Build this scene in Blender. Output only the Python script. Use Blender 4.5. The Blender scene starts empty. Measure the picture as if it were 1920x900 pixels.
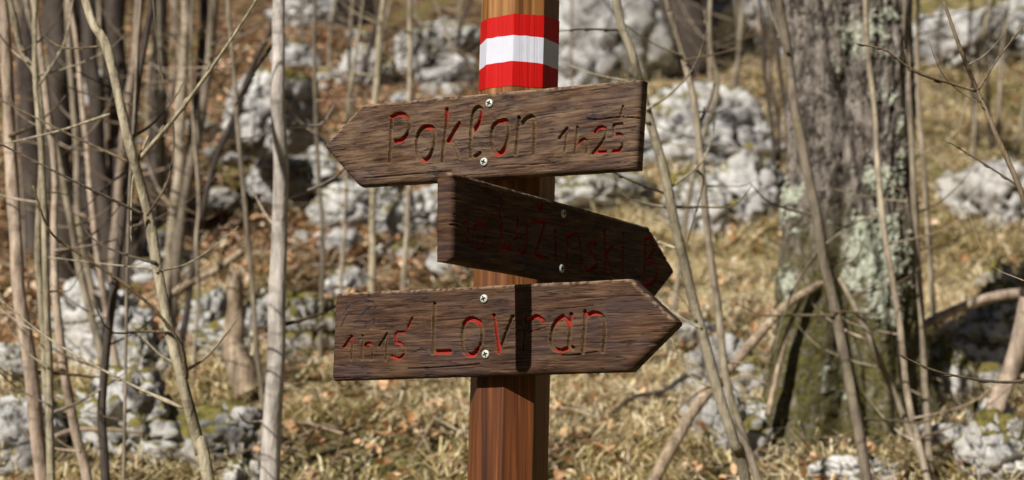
import bpy, bmesh, math, random
import numpy as np
from mathutils import Vector, Matrix

random.seed(7)
RNG = np.random.default_rng(11)
SC = bpy.context.scene
COL = SC.collection

# ------------------------------------------------------------------ camera, sky, sun, exposure
CAM_H = 1.5                    # eye height above the path
F = 3000.0                     # focal length in photo pixels (1920 wide)
PITCH = math.atan(350.0 / F)   # looking slightly uphill
cd = bpy.data.cameras.new('camera')
cam = bpy.data.objects.new('camera', cd); COL.objects.link(cam)
cd.sensor_width = 36.0
cd.lens = F / 1920.0 * 36.0
cd.clip_start = 0.05; cd.clip_end = 400.0
cam.location = (0, 0, CAM_H)
cam.rotation_euler = (math.pi / 2 + PITCH, 0, 0)
cd.dof.use_dof = True
cd.dof.focus_distance = 2.14
cd.dof.aperture_fstop = 5.0
cd.dof.aperture_blades = 7
SC.camera = cam

SUN_AZ = math.radians(34.2)    # the light travels away from the camera and to the right
SUN_EL = math.radians(36.5)
w = bpy.data.worlds.new('World'); SC.world = w; w.use_nodes = True
nt = w.node_tree; nt.nodes.clear()
o = nt.nodes.new('ShaderNodeOutputWorld'); bg = nt.nodes.new('ShaderNodeBackground')
sk = nt.nodes.new('ShaderNodeTexSky'); sk.sky_type = 'NISHITA'; sk.sun_disc = False
sk.sun_elevation = SUN_EL; sk.sun_rotation = math.pi + SUN_AZ
sk.altitude = 900.0; sk.air_density = 0.4; sk.dust_density = 0.3
bg.inputs[1].default_value = 0.058
nt.links.new(sk.outputs[0], bg.inputs[0]); nt.links.new(bg.outputs[0], o.inputs[0])

sl = bpy.data.lights.new('sun', 'SUN'); sl.energy = 5.0; sl.angle = math.radians(0.53); sl.color = (1.0, 0.95, 0.87)
so = bpy.data.objects.new('sun', sl); COL.objects.link(so)
SUND = Vector((math.sin(SUN_AZ) * math.cos(SUN_EL), math.cos(SUN_AZ) * math.cos(SUN_EL), -math.sin(SUN_EL)))
so.rotation_euler = SUND.to_track_quat('-Z', 'Y').to_euler()
so.location = (-6, -8, 8)

vs = SC.view_settings
vs.view_transform = 'Standard'; vs.look = 'None'; vs.exposure = 0.62; vs.gamma = 1.0; vs.use_curve_mapping = False
SC.render.engine = 'CYCLES'
SC.cycles.use_denoising = True
SC.cycles.max_bounces = 6

# ------------------------------------------------------------------ helpers
def ray(px, py):
    u = (px - 960.0) / F; v = (450.0 - py) / F
    return np.array([u, math.cos(PITCH) - math.sin(PITCH) * v, math.sin(PITCH) + math.cos(PITCH) * v])

def at(px, py, Y):
    """world point seen at a photo pixel, Y metres in front of the camera"""
    d = ray(px, py)
    p = d * (Y / d[1]); p[2] += CAM_H
    return p

def _hash(ix, iy, iz):
    h = (ix.astype(np.int64) * 374761393 + iy.astype(np.int64) * 668265263 + iz.astype(np.int64) * 2147483647) & 0xFFFFFFFF
    h = ((h ^ (h >> 13)) * 1274126177) & 0xFFFFFFFF
    h = ((h ^ (h >> 16)) * 2246822519) & 0xFFFFFFFF
    return ((h ^ (h >> 15)) & 0xFFFFFF) / float(0xFFFFFF)

def vn(x, y, z=0.0):
    """value noise, 0..1"""
    x = np.asarray(x, float); y = np.asarray(y, float) + 0 * x; z = np.asarray(z, float) + 0 * x
    ix, iy, iz = np.floor(x), np.floor(y), np.floor(z)
    fx, fy, fz = x - ix, y - iy, z - iz
    fx = fx * fx * (3 - 2 * fx); fy = fy * fy * (3 - 2 * fy); fz = fz * fz * (3 - 2 * fz)
    r = 0
    for a in (0, 1):
        for b in (0, 1):
            for c in (0, 1):
                r = r + _hash(ix + a, iy + b, iz + c) * (fx if a else 1 - fx) * (fy if b else 1 - fy) * (fz if c else 1 - fz)
    return r

def fbm(x, y, z=0.0, octv=4, lac=2.03, gain=0.5):
    s = 0; a = 1.0; t = 0
    for k in range(octv):
        s = s + a * vn(np.asarray(x) * lac ** k + 17.3 * k, np.asarray(y) * lac ** k - 9.1 * k, np.asarray(z) * lac ** k + 4.7 * k)
        t += a; a *= gain
    return s / t

def sstep(a, b, x):
    t = np.clip((np.asarray(x, float) - a) / (b - a), 0, 1)
    return t * t * (3 - 2 * t)

def mesh_np(name, V, faces, attrs=None, smooth=True):
    """faces: a list of (n,k) integer arrays"""
    me = bpy.data.meshes.new(name)
    V = np.ascontiguousarray(V, dtype=np.float32)
    me.vertices.add(len(V)); me.vertices.foreach_set('co', V.ravel())
    faces = [np.asarray(f, dtype=np.int32) for f in faces if len(f)]
    loops = np.concatenate([f.ravel() for f in faces])
    tot = np.concatenate([np.full(len(f), f.shape[1], dtype=np.int32) for f in faces])
    start = np.concatenate([[0], np.cumsum(tot)[:-1]]).astype(np.int32)
    me.loops.add(len(loops)); me.loops.foreach_set('vertex_index', loops)
    me.polygons.add(len(tot)); me.polygons.foreach_set('loop_start', start); me.polygons.foreach_set('loop_total', tot)
    me.update(calc_edges=True)
    me.polygons.foreach_set('use_smooth', np.full(len(tot), smooth, dtype=bool))
    for k, a in (attrs or {}).items():
        at_ = me.attributes.new(k, 'FLOAT', 'POINT'); at_.data.foreach_set('value', np.asarray(a, dtype=np.float32))
    me.validate()
    return me

def obj(name, me, mat=None, parent=None):
    o = bpy.data.objects.new(name, me); COL.objects.link(o)
    if mat is not None and me is not None: me.materials.append(mat)
    if parent is not None: o.parent = parent
    return o

def tag(o, label=None, cat=None, group=None, kind=None):
    if label: o['label'] = label
    if cat: o['category'] = cat
    if group: o['group'] = group
    if kind: o['kind'] = kind
    return o

def empty(name, loc):
    o = bpy.data.objects.new(name, None); COL.objects.link(o)
    o.location = Vector([float(c) for c in loc]); o.empty_display_size = 0.1
    return o

# ------------------------------------------------------------------ materials
class NT:
    def __init__(s, name, rough=0.8, spec=0.3):
        s.m = bpy.data.materials.new(name); s.m.use_nodes = True
        s.t = s.m.node_tree; s.t.nodes.clear()
        s.out = s.t.nodes.new('ShaderNodeOutputMaterial'); s.b = s.t.nodes.new('ShaderNodeBsdfPrincipled')
        s.t.links.new(s.b.outputs[0], s.out.inputs[0])
        s.b.inputs['Roughness'].default_value = rough
        s.b.inputs['Specular IOR Level'].default_value = spec
        s.tc = s.t.nodes.new('ShaderNodeTexCoord')
    def set(s, n, i, v):
        if hasattr(v, 'is_output'): s.t.links.new(v, n.inputs[i])
        else: n.inputs[i].default_value = v
    def coord(s, kind='Object', scale=(1, 1, 1), rot=(0, 0, 0)):
        mp = s.t.nodes.new('ShaderNodeMapping'); s.t.links.new(s.tc.outputs[kind], mp.inputs[0])
        mp.inputs['Scale'].default_value = scale; mp.inputs['Rotation'].default_value = rot
        return mp.outputs[0]
    def coord_r(s, scale=(1, 1, 1)):
        a = s.t.nodes.new('ShaderNodeVectorMath'); a.operation = 'MULTIPLY_ADD'
        s.t.links.new(s.rand(), a.inputs[0]); a.inputs[1].default_value = (37.0, 53.0, 71.0); s.t.links.new(s.tc.outputs['Object'], a.inputs[2])
        mp = s.t.nodes.new('ShaderNodeMapping'); s.t.links.new(a.outputs[0], mp.inputs[0]); mp.inputs['Scale'].default_value = scale
        return mp.outputs[0]
    def noise(s, co, scale, detail=4, rough=0.55, dist=0.0):
        n = s.t.nodes.new('ShaderNodeTexNoise'); s.t.links.new(co, n.inputs['Vector'])
        n.inputs['Scale'].default_value = scale; n.inputs['Detail'].default_value = detail
        n.inputs['Roughness'].default_value = rough; n.inputs['Distortion'].default_value = dist
        return n.outputs[0]
    def voro(s, co, scale, feature='F1'):
        n = s.t.nodes.new('ShaderNodeTexVoronoi'); n.feature = feature
        s.t.links.new(co, n.inputs['Vector']); n.inputs['Scale'].default_value = scale
        return n.outputs['Distance']
    def ramp(s, fac, stops):
        r = s.t.nodes.new('ShaderNodeValToRGB'); s.t.links.new(fac, r.inputs[0])
        e = r.color_ramp.elements
        while len(e) < len(stops): e.new(0.5)
        for el, (p, c) in zip(e, stops):
            el.position = p; el.color = (c, c, c, 1) if not hasattr(c, '__len__') else (*c, 1)
        return r.outputs[0]
    def mix(s, fac, a, b, mode='MIX'):
        n = s.t.nodes.new('ShaderNodeMix'); n.data_type = 'RGBA'; n.blend_type = mode
        s.set(n, 0, fac)
        for i, v in ((6, a), (7, b)):
            if hasattr(v, 'is_output'): s.t.links.new(v, n.inputs[i])
            else: n.inputs[i].default_value = (*v, 1) if len(v) == 3 else v
        return n.outputs[2]
    def math(s, op, a, b=0.0, clamp=False):
        n = s.t.nodes.new('ShaderNodeMath'); n.operation = op; n.use_clamp = clamp
        s.set(n, 0, a); s.set(n, 1, b)
        return n.outputs[0]
    def attr(s, name, kind='GEOMETRY', out='Fac'):
        n = s.t.nodes.new('ShaderNodeAttribute'); n.attribute_name = name; n.attribute_type = kind
        return n.outputs[out]
    def normal_z(s):
        g = s.t.nodes.new('ShaderNodeNewGeometry'); x = s.t.nodes.new('ShaderNodeSeparateXYZ')
        s.t.links.new(g.outputs['Normal'], x.inputs[0]); return x.outputs[2]
    def rand(s):
        return s.t.nodes.new('ShaderNodeObjectInfo').outputs['Random']
    def bump(s, h, strength=0.5, dist=0.01):
        n = s.t.nodes.new('ShaderNodeBump'); n.inputs['Strength'].default_value = strength; n.inputs['Distance'].default_value = dist
        s.t.links.new(h, n.inputs['Height']); s.t.links.new(n.outputs[0], s.b.inputs['Normal'])
    def color(s, c): s.set(s.b, 'Base Color', c if hasattr(c, 'is_output') else (*c, 1)); return s.m
    def rough(s, r): s.set(s.b, 'Roughness', r)

def mat_board():
    n = NT('weathered_board', 0.82, 0.15)
    g = n.noise(n.coord(scale=(15, 15, 220)), 1.0, 9, 0.74, 0.25)
    c = n.ramp(g, [(0.36, (0.008, 0.0036, 0.0024)), (0.45, (0.030, 0.0135, 0.0075)), (0.55, (0.062, 0.031, 0.0165)), (0.68, (0.130, 0.075, 0.042))])
    big = n.noise(n.coord(scale=(9, 9, 26)), 1.0, 5)
    c = n.mix(n.ramp(big, [(0.45, 0.0), (0.68, 0.65)]), c, (0.040, 0.027, 0.030))       # greyed weathering
    tan = n.noise(n.coord(scale=(7, 7, 36)), 1.7, 5)
    c = n.mix(n.ramp(tan, [(0.50, 0.0), (0.72, 0.5)]), c, n.mix(g, (0.040, 0.021, 0.011), (0.17, 0.103, 0.058)))
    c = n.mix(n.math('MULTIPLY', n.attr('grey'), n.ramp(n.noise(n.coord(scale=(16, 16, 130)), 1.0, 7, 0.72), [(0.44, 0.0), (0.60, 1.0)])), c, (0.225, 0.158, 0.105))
    c = n.mix(n.math('MULTIPLY', n.attr('worn_lit'), 0.5), c, (0.30, 0.21, 0.135))           # rubbed top edges, with their sunlit brightness painted in as pale wood
    c = n.mix(n.attr('raw_lit'), c, (0.160, 0.098, 0.045))  # cut wood at groove rims, also painting the light on their edges
    c = n.mix(n.attr('ink'), c, (0.008, 0.009, 0.022))
    c = n.mix(n.attr('paint'), c, (0.235, 0.012, 0.008))
    fis = n.math('ABSOLUTE', n.math('SUBTRACT', n.noise(n.coord(scale=(11, 11, 120)), 1.0, 3, 0.5, 0.2), 0.5))
    gate = n.ramp(n.noise(n.coord(scale=(18, 18, 60)), 1.0, 3), [(0.48, 0.0), (0.58, 1.0)])
    fis = n.math('MULTIPLY', n.ramp(fis, [(0.0, 1.0), (0.022, 0.0)]), gate)
    c = n.mix(n.math('MULTIPLY', fis, 0.85), c, (0.006, 0.004, 0.003))
    fine = n.noise(n.coord(scale=(40, 40, 420)), 1.0, 6, 0.7)
    n.bump(n.math('SUBTRACT', fine, n.math('MULTIPLY', fis, 0.8)), 0.7, 0.0014)
    return n.color(c)

def mat_post():
    n = NT('stained_post_wood', 0.5, 0.25)
    st = n.noise(n.coord(scale=(95, 95, 1.6)), 1.0, 5, 0.6, 0.4)
    c = n.ramp(st, [(0.34, (0.028, 0.009, 0.004)), (0.46, (0.070, 0.021, 0.007)), (0.58, (0.122, 0.039, 0.010)), (0.74, (0.21, 0.080, 0.020))])
    # the stain has bleached towards the top of the post
    sep = n.t.nodes.new('ShaderNodeSeparateXYZ'); n.t.links.new(n.coord(), sep.inputs[0])
    top = n.ramp(sep.outputs[2], [(0.0, 0.0), (1.0, 1.0)])
    mr = n.t.nodes.new('ShaderNodeMapRange'); n.t.links.new(sep.outputs[2], mr.inputs[0])
    mr.inputs[1].default_value = 1.58; mr.inputs[2].default_value = 2.05
    bl = n.ramp(st, [(0.35, (0.085, 0.031, 0.009)), (0.52, (0.22, 0.095, 0.026)), (0.72, (0.38, 0.20, 0.065))])
    c = n.mix(n.math('MULTIPLY', mr.outputs[0], 0.75), c, bl)
    crack = n.noise(n.coord(scale=(60, 60, 0.9)), 1.3, 2)
    c = n.mix(n.ramp(crack, [(0.19, 1.0), (0.235, 0.0)]), c, (0.014, 0.006, 0.003))
    n.bump(st, 0.5, 0.0016)
    return n.color(c)

def mat_paint(name, col, wear):
    n = NT(name, 0.55, 0.12)
    st = n.noise(n.coord(scale=(95, 95, 1.6)), 1.0, 5, 0.6, 0.4)
    d = n.noise(n.coord(), 60.0, 4)
    c = n.mix(n.ramp(d, [(0.35, 0.0), (0.75, 0.35)]), col, tuple(k * 0.78 for k in col))
    crack = n.noise(n.coord(scale=(60, 60, 0.9)), 1.3, 2)
    c = n.mix(n.ramp(crack, [(0.19, 0.9), (0.235, 0.0)]), c, wear)
    chip = n.noise(n.coord(scale=(140, 140, 16)), 1.0, 6, 0.75)
    c = n.mix(n.ramp(chip, [(0.30, 0.9), (0.345, 0.0)]), c, wear)
    c = n.mix(n.ramp(st, [(0.30, 0.35), (0.42, 0.0)]), c, tuple(k * 0.55 for k in col))
    n.bump(st, 0.9, 0.0022)
    return n.color(c)

def mat_simple(name, col, rough=0.6, metal=0.0, var=0.25, scale=40):
    n = NT(name, rough); n.b.inputs['Metallic'].default_value = metal
    d = n.noise(n.coord(), scale, 4)
    return n.color(n.mix(d, tuple(k * (1 - var) for k in col), tuple(min(1, k * (1 + var)) for k in col)))

def mat_rock():
    n = NT('limestone', 0.85, 0.2)
    co = n.coord_r()
    a = n.noise(co, 4.0, 9, 0.68); b = n.noise(co, 11.0, 8, 0.68)
    c = n.ramp(a, [(0.33, (0.10, 0.098, 0.097)), (0.43, (0.27, 0.266, 0.262)), (0.53, (0.42, 0.412, 0.402)), (0.67, (0.56, 0.548, 0.53))])
    c = n.mix(n.ramp(b, [(0.36, 1.0), (0.46, 0.0)]), c, (0.032, 0.031, 0.030))          # black lichen in the pits
    t = n.noise(co, 2.3, 6, 0.6)
    c = n.mix(n.ramp(t, [(0.52, 0.0), (0.68, 0.6)]), c, (0.27, 0.235, 0.19))
    crk = n.ramp(n.voro(n.coord_r((1, 1, 1.6)), 3.2, 'DISTANCE_TO_EDGE'), [(0.0, 1.0), (0.035, 0.0)])
    c = n.mix(n.math('MULTIPLY', crk, n.ramp(n.noise(co, 5, 3), [(0.45, 0.0), (0.6, 1.0)])), c, (0.03, 0.028, 0.026))
    mo = n.math('ADD', n.math('MULTIPLY', n.normal_z(), 0.40), n.math('MULTIPLY', n.noise(co, 3.4, 7, 0.68), 1.25))
    mo = n.math('ADD', mo, n.attr('moss', 'OBJECT'))
    mossy = n.ramp(mo, [(0.85, 0.0), (0.94, 1.0)])
    mc = n.ramp(n.noise(co, 50, 4), [(0.3, (0.040, 0.040, 0.009)), (0.7, (0.20, 0.165, 0.045))])
    c = n.mix(mossy, c, mc)
    h = n.math('SUBTRACT', n.noise(co, 14, 9, 0.72), n.math('MULTIPLY', crk, 0.6))
    n.bump(h, 0.6, 0.028)
    return n.color(c)

def mat_bark(name, stops, scale=1.0, moss=0.0, rough=0.85, streak=0.0):
    n = NT(name, rough, 0.25)
    co = n.coord_r(scale=(60 * scale, 60 * scale, 14 * scale))
    a = n.noise(co, 1.0, 5, 0.65)
    c = n.ramp(a, stops)
    r = n.rand()
    c = n.mix(n.math('MULTIPLY', n.math('POWER', r, 1.6), 0.15 if streak else 0.72), c, (0.035, 0.026, 0.019))
    # darker rings and lenticels
    l = n.noise(n.coord_r(scale=(20 * scale, 20 * scale, 60 * scale)), 1.0, 4)
    c = n.mix(n.ramp(l, [(0.33, 0.45), (0.47, 0.0)]), c, (0.060, 0.046, 0.034))
    bl = n.noise(n.coord_r(scale=(30 * scale, 30 * scale, 9 * scale)), 1.0, 5, 0.7)
    c = n.mix(n.ramp(bl, [(0.46, 0.0), (0.66, 0.5)]), c, (0.10, 0.082, 0.064))
    if streak:
        sk_ = n.noise(n.coord_r(scale=(150, 150, 9)), 1.0, 6, 0.7)
        c = n.mix(n.ramp(sk_, [(0.36, streak), (0.5, 0.0)]), c, (0.035, 0.024, 0.016))
    if moss:
        mm = n.noise(n.coord(), 22, 4)
        c = n.mix(n.ramp(mm, [(0.55, 0.0), (0.7, moss)]), c, (0.13, 0.125, 0.035))
    n.bump(n.math('ADD', a, n.math('MULTIPLY', bl, 0.8)), 0.9, 0.006)
    return n.color(c)

def mat_tree():
    n = NT('old_tree_bark', 0.9, 0.2)
    co = n.coord(scale=(26, 26, 15))
    a = n.noise(co, 1.0, 8, 0.7)
    c = n.ramp(a, [(0.36, (0.026, 0.021, 0.018)), (0.47, (0.105, 0.088, 0.074)), (0.58, (0.21, 0.183, 0.158)), (0.72, (0.34, 0.305, 0.27))])
    c = n.mix(n.ramp(n.attr('crev'), [(0.35, 0.85), (0.6, 0.0)]), c, (0.030, 0.024, 0.020))
    m = n.noise(n.coord(), 40, 5, 0.7)
    c = n.mix(n.math('MULTIPLY', n.attr('moss'), n.ramp(m, [(0.36, 0.25), (0.55, 1.0)])), c,
              n.ramp(n.noise(n.coord(), 120, 3), [(0.3, (0.022, 0.022, 0.006)), (0.7, (0.105, 0.092, 0.022))]))
    lc = n.ramp(n.noise(n.coord(), 75, 4), [(0.3, (0.17, 0.185, 0.14)), (0.65, (0.42, 0.44, 0.35))])
    c = n.mix(n.attr('lichen'), c, lc)
    n.bump(n.noise(n.coord(scale=(1, 1, 0.5)), 90, 6, 0.7), 0.8, 0.012)
    return n.color(c)

def mat_ground():
    n = NT('slope_soil', 0.95, 0.1)
    co = n.coord()
    a = n.noise(co, 11, 8, 0.72)
    lit = n.ramp(a, [(0.36, (0.014, 0.009, 0.005)), (0.5, (0.11, 0.066, 0.034)), (0.66, (0.33, 0.21, 0.12))])
    gr = n.ramp(n.noise(co, 14, 7, 0.7), [(0.34, (0.050, 0.042, 0.014)), (0.5, (0.19, 0.155, 0.065)), (0.68, (0.40, 0.33, 0.17))])
    c = n.mix(n.attr('grassy'), lit, gr)
    ms = n.noise(co, 2.6, 6, 0.65)
    c = n.mix(n.ramp(ms, [(0.53, 0.0), (0.62, 0.8)]), c, n.ramp(n.noise(co, 60, 3), [(0.3, (0.07, 0.066, 0.014)), (0.7, (0.23, 0.20, 0.055))]))
    n.bump(n.noise(co, 45, 6, 0.7), 1.0, 0.03)
    return n.color(c)

def mat_blades(name, stops, trans=0.15):
    n = NT(name, 0.7, 0.2)
    c = n.ramp(n.attr('tone'), stops)
    n.b.inputs['Subsurface Weight'].default_value = 0.0
    m = n.color(c)
    t = n.t.nodes.new('ShaderNodeBsdfTranslucent'); n.t.links.new(c, t.inputs[0])
    mx = n.t.nodes.new('ShaderNodeMixShader'); mx.inputs[0].default_value = trans
    n.t.links.new(n.b.outputs[0], mx.inputs[1]); n.t.links.new(t.outputs[0], mx.inputs[2]); n.t.links.new(mx.outputs[0], n.out.inputs[0])
    return m

M_BOARD = mat_board(); M_POST = mat_post()
M_RED = mat_paint('red_band_paint', (0.37, 0.004, 0.003), (0.10, 0.022, 0.010))
M_WHITE = mat_paint('white_band_paint', (0.46, 0.47, 0.54), (0.30, 0.24, 0.20))
M_STEEL = mat_simple('zinc_screw', (0.40, 0.42, 0.37), 0.6, 0.25, 0.35, 500)
M_RECESS_SHADE = mat_simple('recess_shade', (0.012, 0.011, 0.010), 0.9)
M_ROCK = mat_rock(); M_TREE = mat_tree(); M_GROUND = mat_ground()
M_B_OLIVE = mat_bark('olive_sapling_bark', [(0.32, (0.15, 0.126, 0.080)), (0.48, (0.32, 0.275, 0.185)), (0.68, (0.48, 0.425, 0.31))])
M_B_PALE = mat_bark('pale_sapling_bark', [(0.32, (0.21, 0.185, 0.165)), (0.5, (0.40, 0.36, 0.325)), (0.72, (0.55, 0.505, 0.465))], 0.7)
M_B_PINK = mat_bark('reddish_sapling_bark', [(0.32, (0.15, 0.108, 0.080)), (0.48, (0.32, 0.245, 0.185)), (0.68, (0.52, 0.42, 0.33))], 0.7)
M_B_DARK = mat_bark('dark_shade_bark', [(0.32, (0.012, 0.009, 0.009)), (0.5, (0.034, 0.025, 0.022)), (0.72, (0.075, 0.056, 0.050))], 0.7)  # dark bark, taken near black to hold the upper left shade
M_B_GREY = mat_bark('grey_brown_sapling_bark', [(0.32, (0.10, 0.080, 0.058)), (0.48, (0.25, 0.205, 0.150)), (0.68, (0.42, 0.355, 0.27))], 0.8, 0.4)
M_B_TWIG = mat_bark('brown_twig_bark', [(0.32, (0.055, 0.036, 0.020)), (0.5, (0.13, 0.092, 0.052)), (0.72, (0.25, 0.19, 0.11))])
M_B_DEAD = mat_bark('dead_wood', [(0.32, (0.15, 0.105, 0.068)), (0.5, (0.31, 0.235, 0.16)), (0.72, (0.50, 0.40, 0.29))], 0.6, streak=0.9)
M_GRASS = mat_blades('dry_grass', [(0.0, (0.13, 0.115, 0.028)), (0.16, (0.34, 0.27, 0.10)), (0.42, (0.62, 0.51, 0.28)), (0.75, (0.80, 0.70, 0.46)), (1.0, (0.90, 0.82, 0.62))], 0.3)
M_LEAF = mat_blades('dead_leaves', [(0.0, (0.17, 0.09, 0.045)), (0.4, (0.42, 0.215, 0.10)), (0.75, (0.60, 0.39, 0.23)), (1.0, (0.72, 0.58, 0.42))], 0.15)

# ------------------------------------------------------------------ the slope
GY = np.array([-8, 0, 1.5, 2.2, 3.0, 3.7, 4.2, 4.7, 6.0, 8.0, 10.0, 14.0, 34.0])
GZ = np.array([-1.7, -1.5, -1.42, -1.24, -0.82, -0.34, -0.12, 0.0, 0.43, 1.28, 2.30, 4.6, 15.5]) + CAM_H
HOLLOWS = []                   # pits under overhanging boulders: x, y, radius, depth
def ground_z(x, y):
    x = np.asarray(x, float); y = np.asarray(y, float)
    ysm = y + 0.35 * (vn(x * 0.6 + 3, y * 0.6, 5) - 0.5)
    z = (np.interp(ysm - 0.15, GY, GZ) + np.interp(ysm + 0.15, GY, GZ) + np.interp(ysm, GY, GZ)) / 3
    amp = sstep(2.6, 4.5, y)
    # unseen ground raised behind and to either side, added to block low sky light
    rise = np.maximum(0, -5 - y) * 0.42 + np.maximum(0, np.abs(x) - 9) * 0.40 * sstep(14, 4, y)
    z = z + rise
    for hx, hy, hr, hd in HOLLOWS: z = z - hd * np.exp(-(((x - hx) / hr) ** 2 + ((y - hy) / (hr * 0.8)) ** 2) ** 2)
    return z + amp * (0.22 * (fbm(x * 1.1, y * 1.1, 2.0, 3) - 0.5) + 0.07 * (fbm(x * 5, y * 5, 7, 3) - 0.5))

def grassiness(x, y):
    """1 = dry grass, 0 = bare leaf litter"""
    n = fbm(x * 0.9 + 20, y * 0.9, 1, 3)
    side = sstep(-0.2, 0.9, x) * 0.55 + sstep(5.4, 4.9, y) * 0.75
    return sstep(0.45, 0.75, n * 0.9 + side - 0.12)

def on_ground(px, py):
    """where the sight line through a photo pixel meets the slope"""
    ys = np.linspace(3.0, 20.0, 900); d = ray(px, py)
    z = d[2] / d[1] * ys + CAM_H; x = d[0] / d[1] * ys
    k = np.argmax(ground_z(x, ys) >= z)
    if k == 0: k = len(ys) - 1
    return np.array([x[k], ys[k], float(ground_z(x[k], ys[k]))])

for hp in ((545, 345, 0.55, 0.60), (1850, 690, 0.28, 0.18), (150, 400, 0.55, 0.55)):
    q_ = on_ground(hp[0], hp[1]); HOLLOWS.append((q_[0], q_[1] + 0.1, hp[2], hp[3]))
gx = np.concatenate([np.linspace(-46, -4.2, 60), np.linspace(-4.1, 4.1, 260), np.linspace(4.2, 46, 60)])
gy = np.concatenate([np.linspace(-46, 2.5, 70), np.linspace(2.54, 11, 300), np.linspace(11.2, 34, 80)])
X, Yg = np.meshgrid(gx, gy)
Z = ground_z(X, Yg)
nxg, nyg = len(gx), len(gy)
idx = np.arange(nxg * nyg).reshape(nyg, nxg)
q = np.stack([idx[:-1, :-1], idx[:-1, 1:], idx[1:, 1:], idx[1:, :-1]], -1).reshape(-1, 4)
g_me = mesh_np('ground', np.stack([X, Yg, Z], -1).reshape(-1, 3), [q], {'grassy': grassiness(X, Yg).ravel()})
tag(obj('ground', g_me, M_GROUND), kind='structure')

# ------------------------------------------------------------------ limestone rocks
ICO = {}
def ico(sub):
    if sub not in ICO:
        bm = bmesh.new(); bmesh.ops.create_icosphere(bm, subdivisions=sub, radius=1.0)
        bm.verts.ensure_lookup_table()
        V = np.array([v.co[:] for v in bm.verts]); Fa = np.array([[v.index for v in f.verts] for f in bm.faces]); bm.free()
        ICO[sub] = (V, Fa)
    return ICO[sub]

def rock_mesh(seed, sx, sy, sz, sub=5, cuts=13, rough=1.0):
    V, Fa = ico(sub); r = np.random.default_rng(seed)
    n = V.copy()
    rad = np.full(len(V), 1.25)
    for k in range(cuts):                                   # blocky bedding faces
        d = r.normal(size=3); d /= np.linalg.norm(d); off = r.uniform(0.74, 1.02)
        c = n @ d
        rad = np.minimum(rad, np.where(c > 0.08, off / np.maximum(c, 0.08), 9))
    P = n * rad[:, None]
    o = r.uniform(0, 50, 3)
    big = fbm(P[:, 0] * 1.7 + o[0], P[:, 1] * 1.7 + o[1], P[:, 2] * 1.7 + o[2], 3) - 0.5
    rid = 1 - np.abs(2 * fbm(P[:, 0] * 2.2 + o[1], P[:, 1] * 2.2 + o[2], P[:, 2] * 2.2 + o[0], 2) - 1)
    fine = fbm(P[:, 0] * 9 + o[2], P[:, 1] * 9 + o[0], P[:, 2] * 9 + o[1], 3) - 0.5
    pits = sstep(0.60, 0.78, vn(P[:, 0] * 6 + o[0], P[:, 1] * 6 + o[2], P[:, 2] * 6 + o[1]))
    kar = 1 - np.abs(2 * fbm(P[:, 0] * 4.5 + o[2], P[:, 1] * 4.5 + o[0], P[:, 2] * 0.9 + o[1], 3) - 1)      # rain-cut grooves
    led = np.abs(((P[:, 2] * 2.6 + 0.6 * big + o[0]) % 1.0) - 0.5)                                              # bedding ledges
    P = P * (1 + rough * (0.30 * big - 0.42 * sstep(0.90, 0.985, rid) - 0.08 * sstep(0.86, 0.97, kar) - 0.12 * sstep(0.09, 0.02, led) + 0.05 * fine - 0.05 * pits))[:, None]
    P = P * np.array([sx, sy, sz])
    return mesh_np('rock', P, [Fa])

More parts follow.
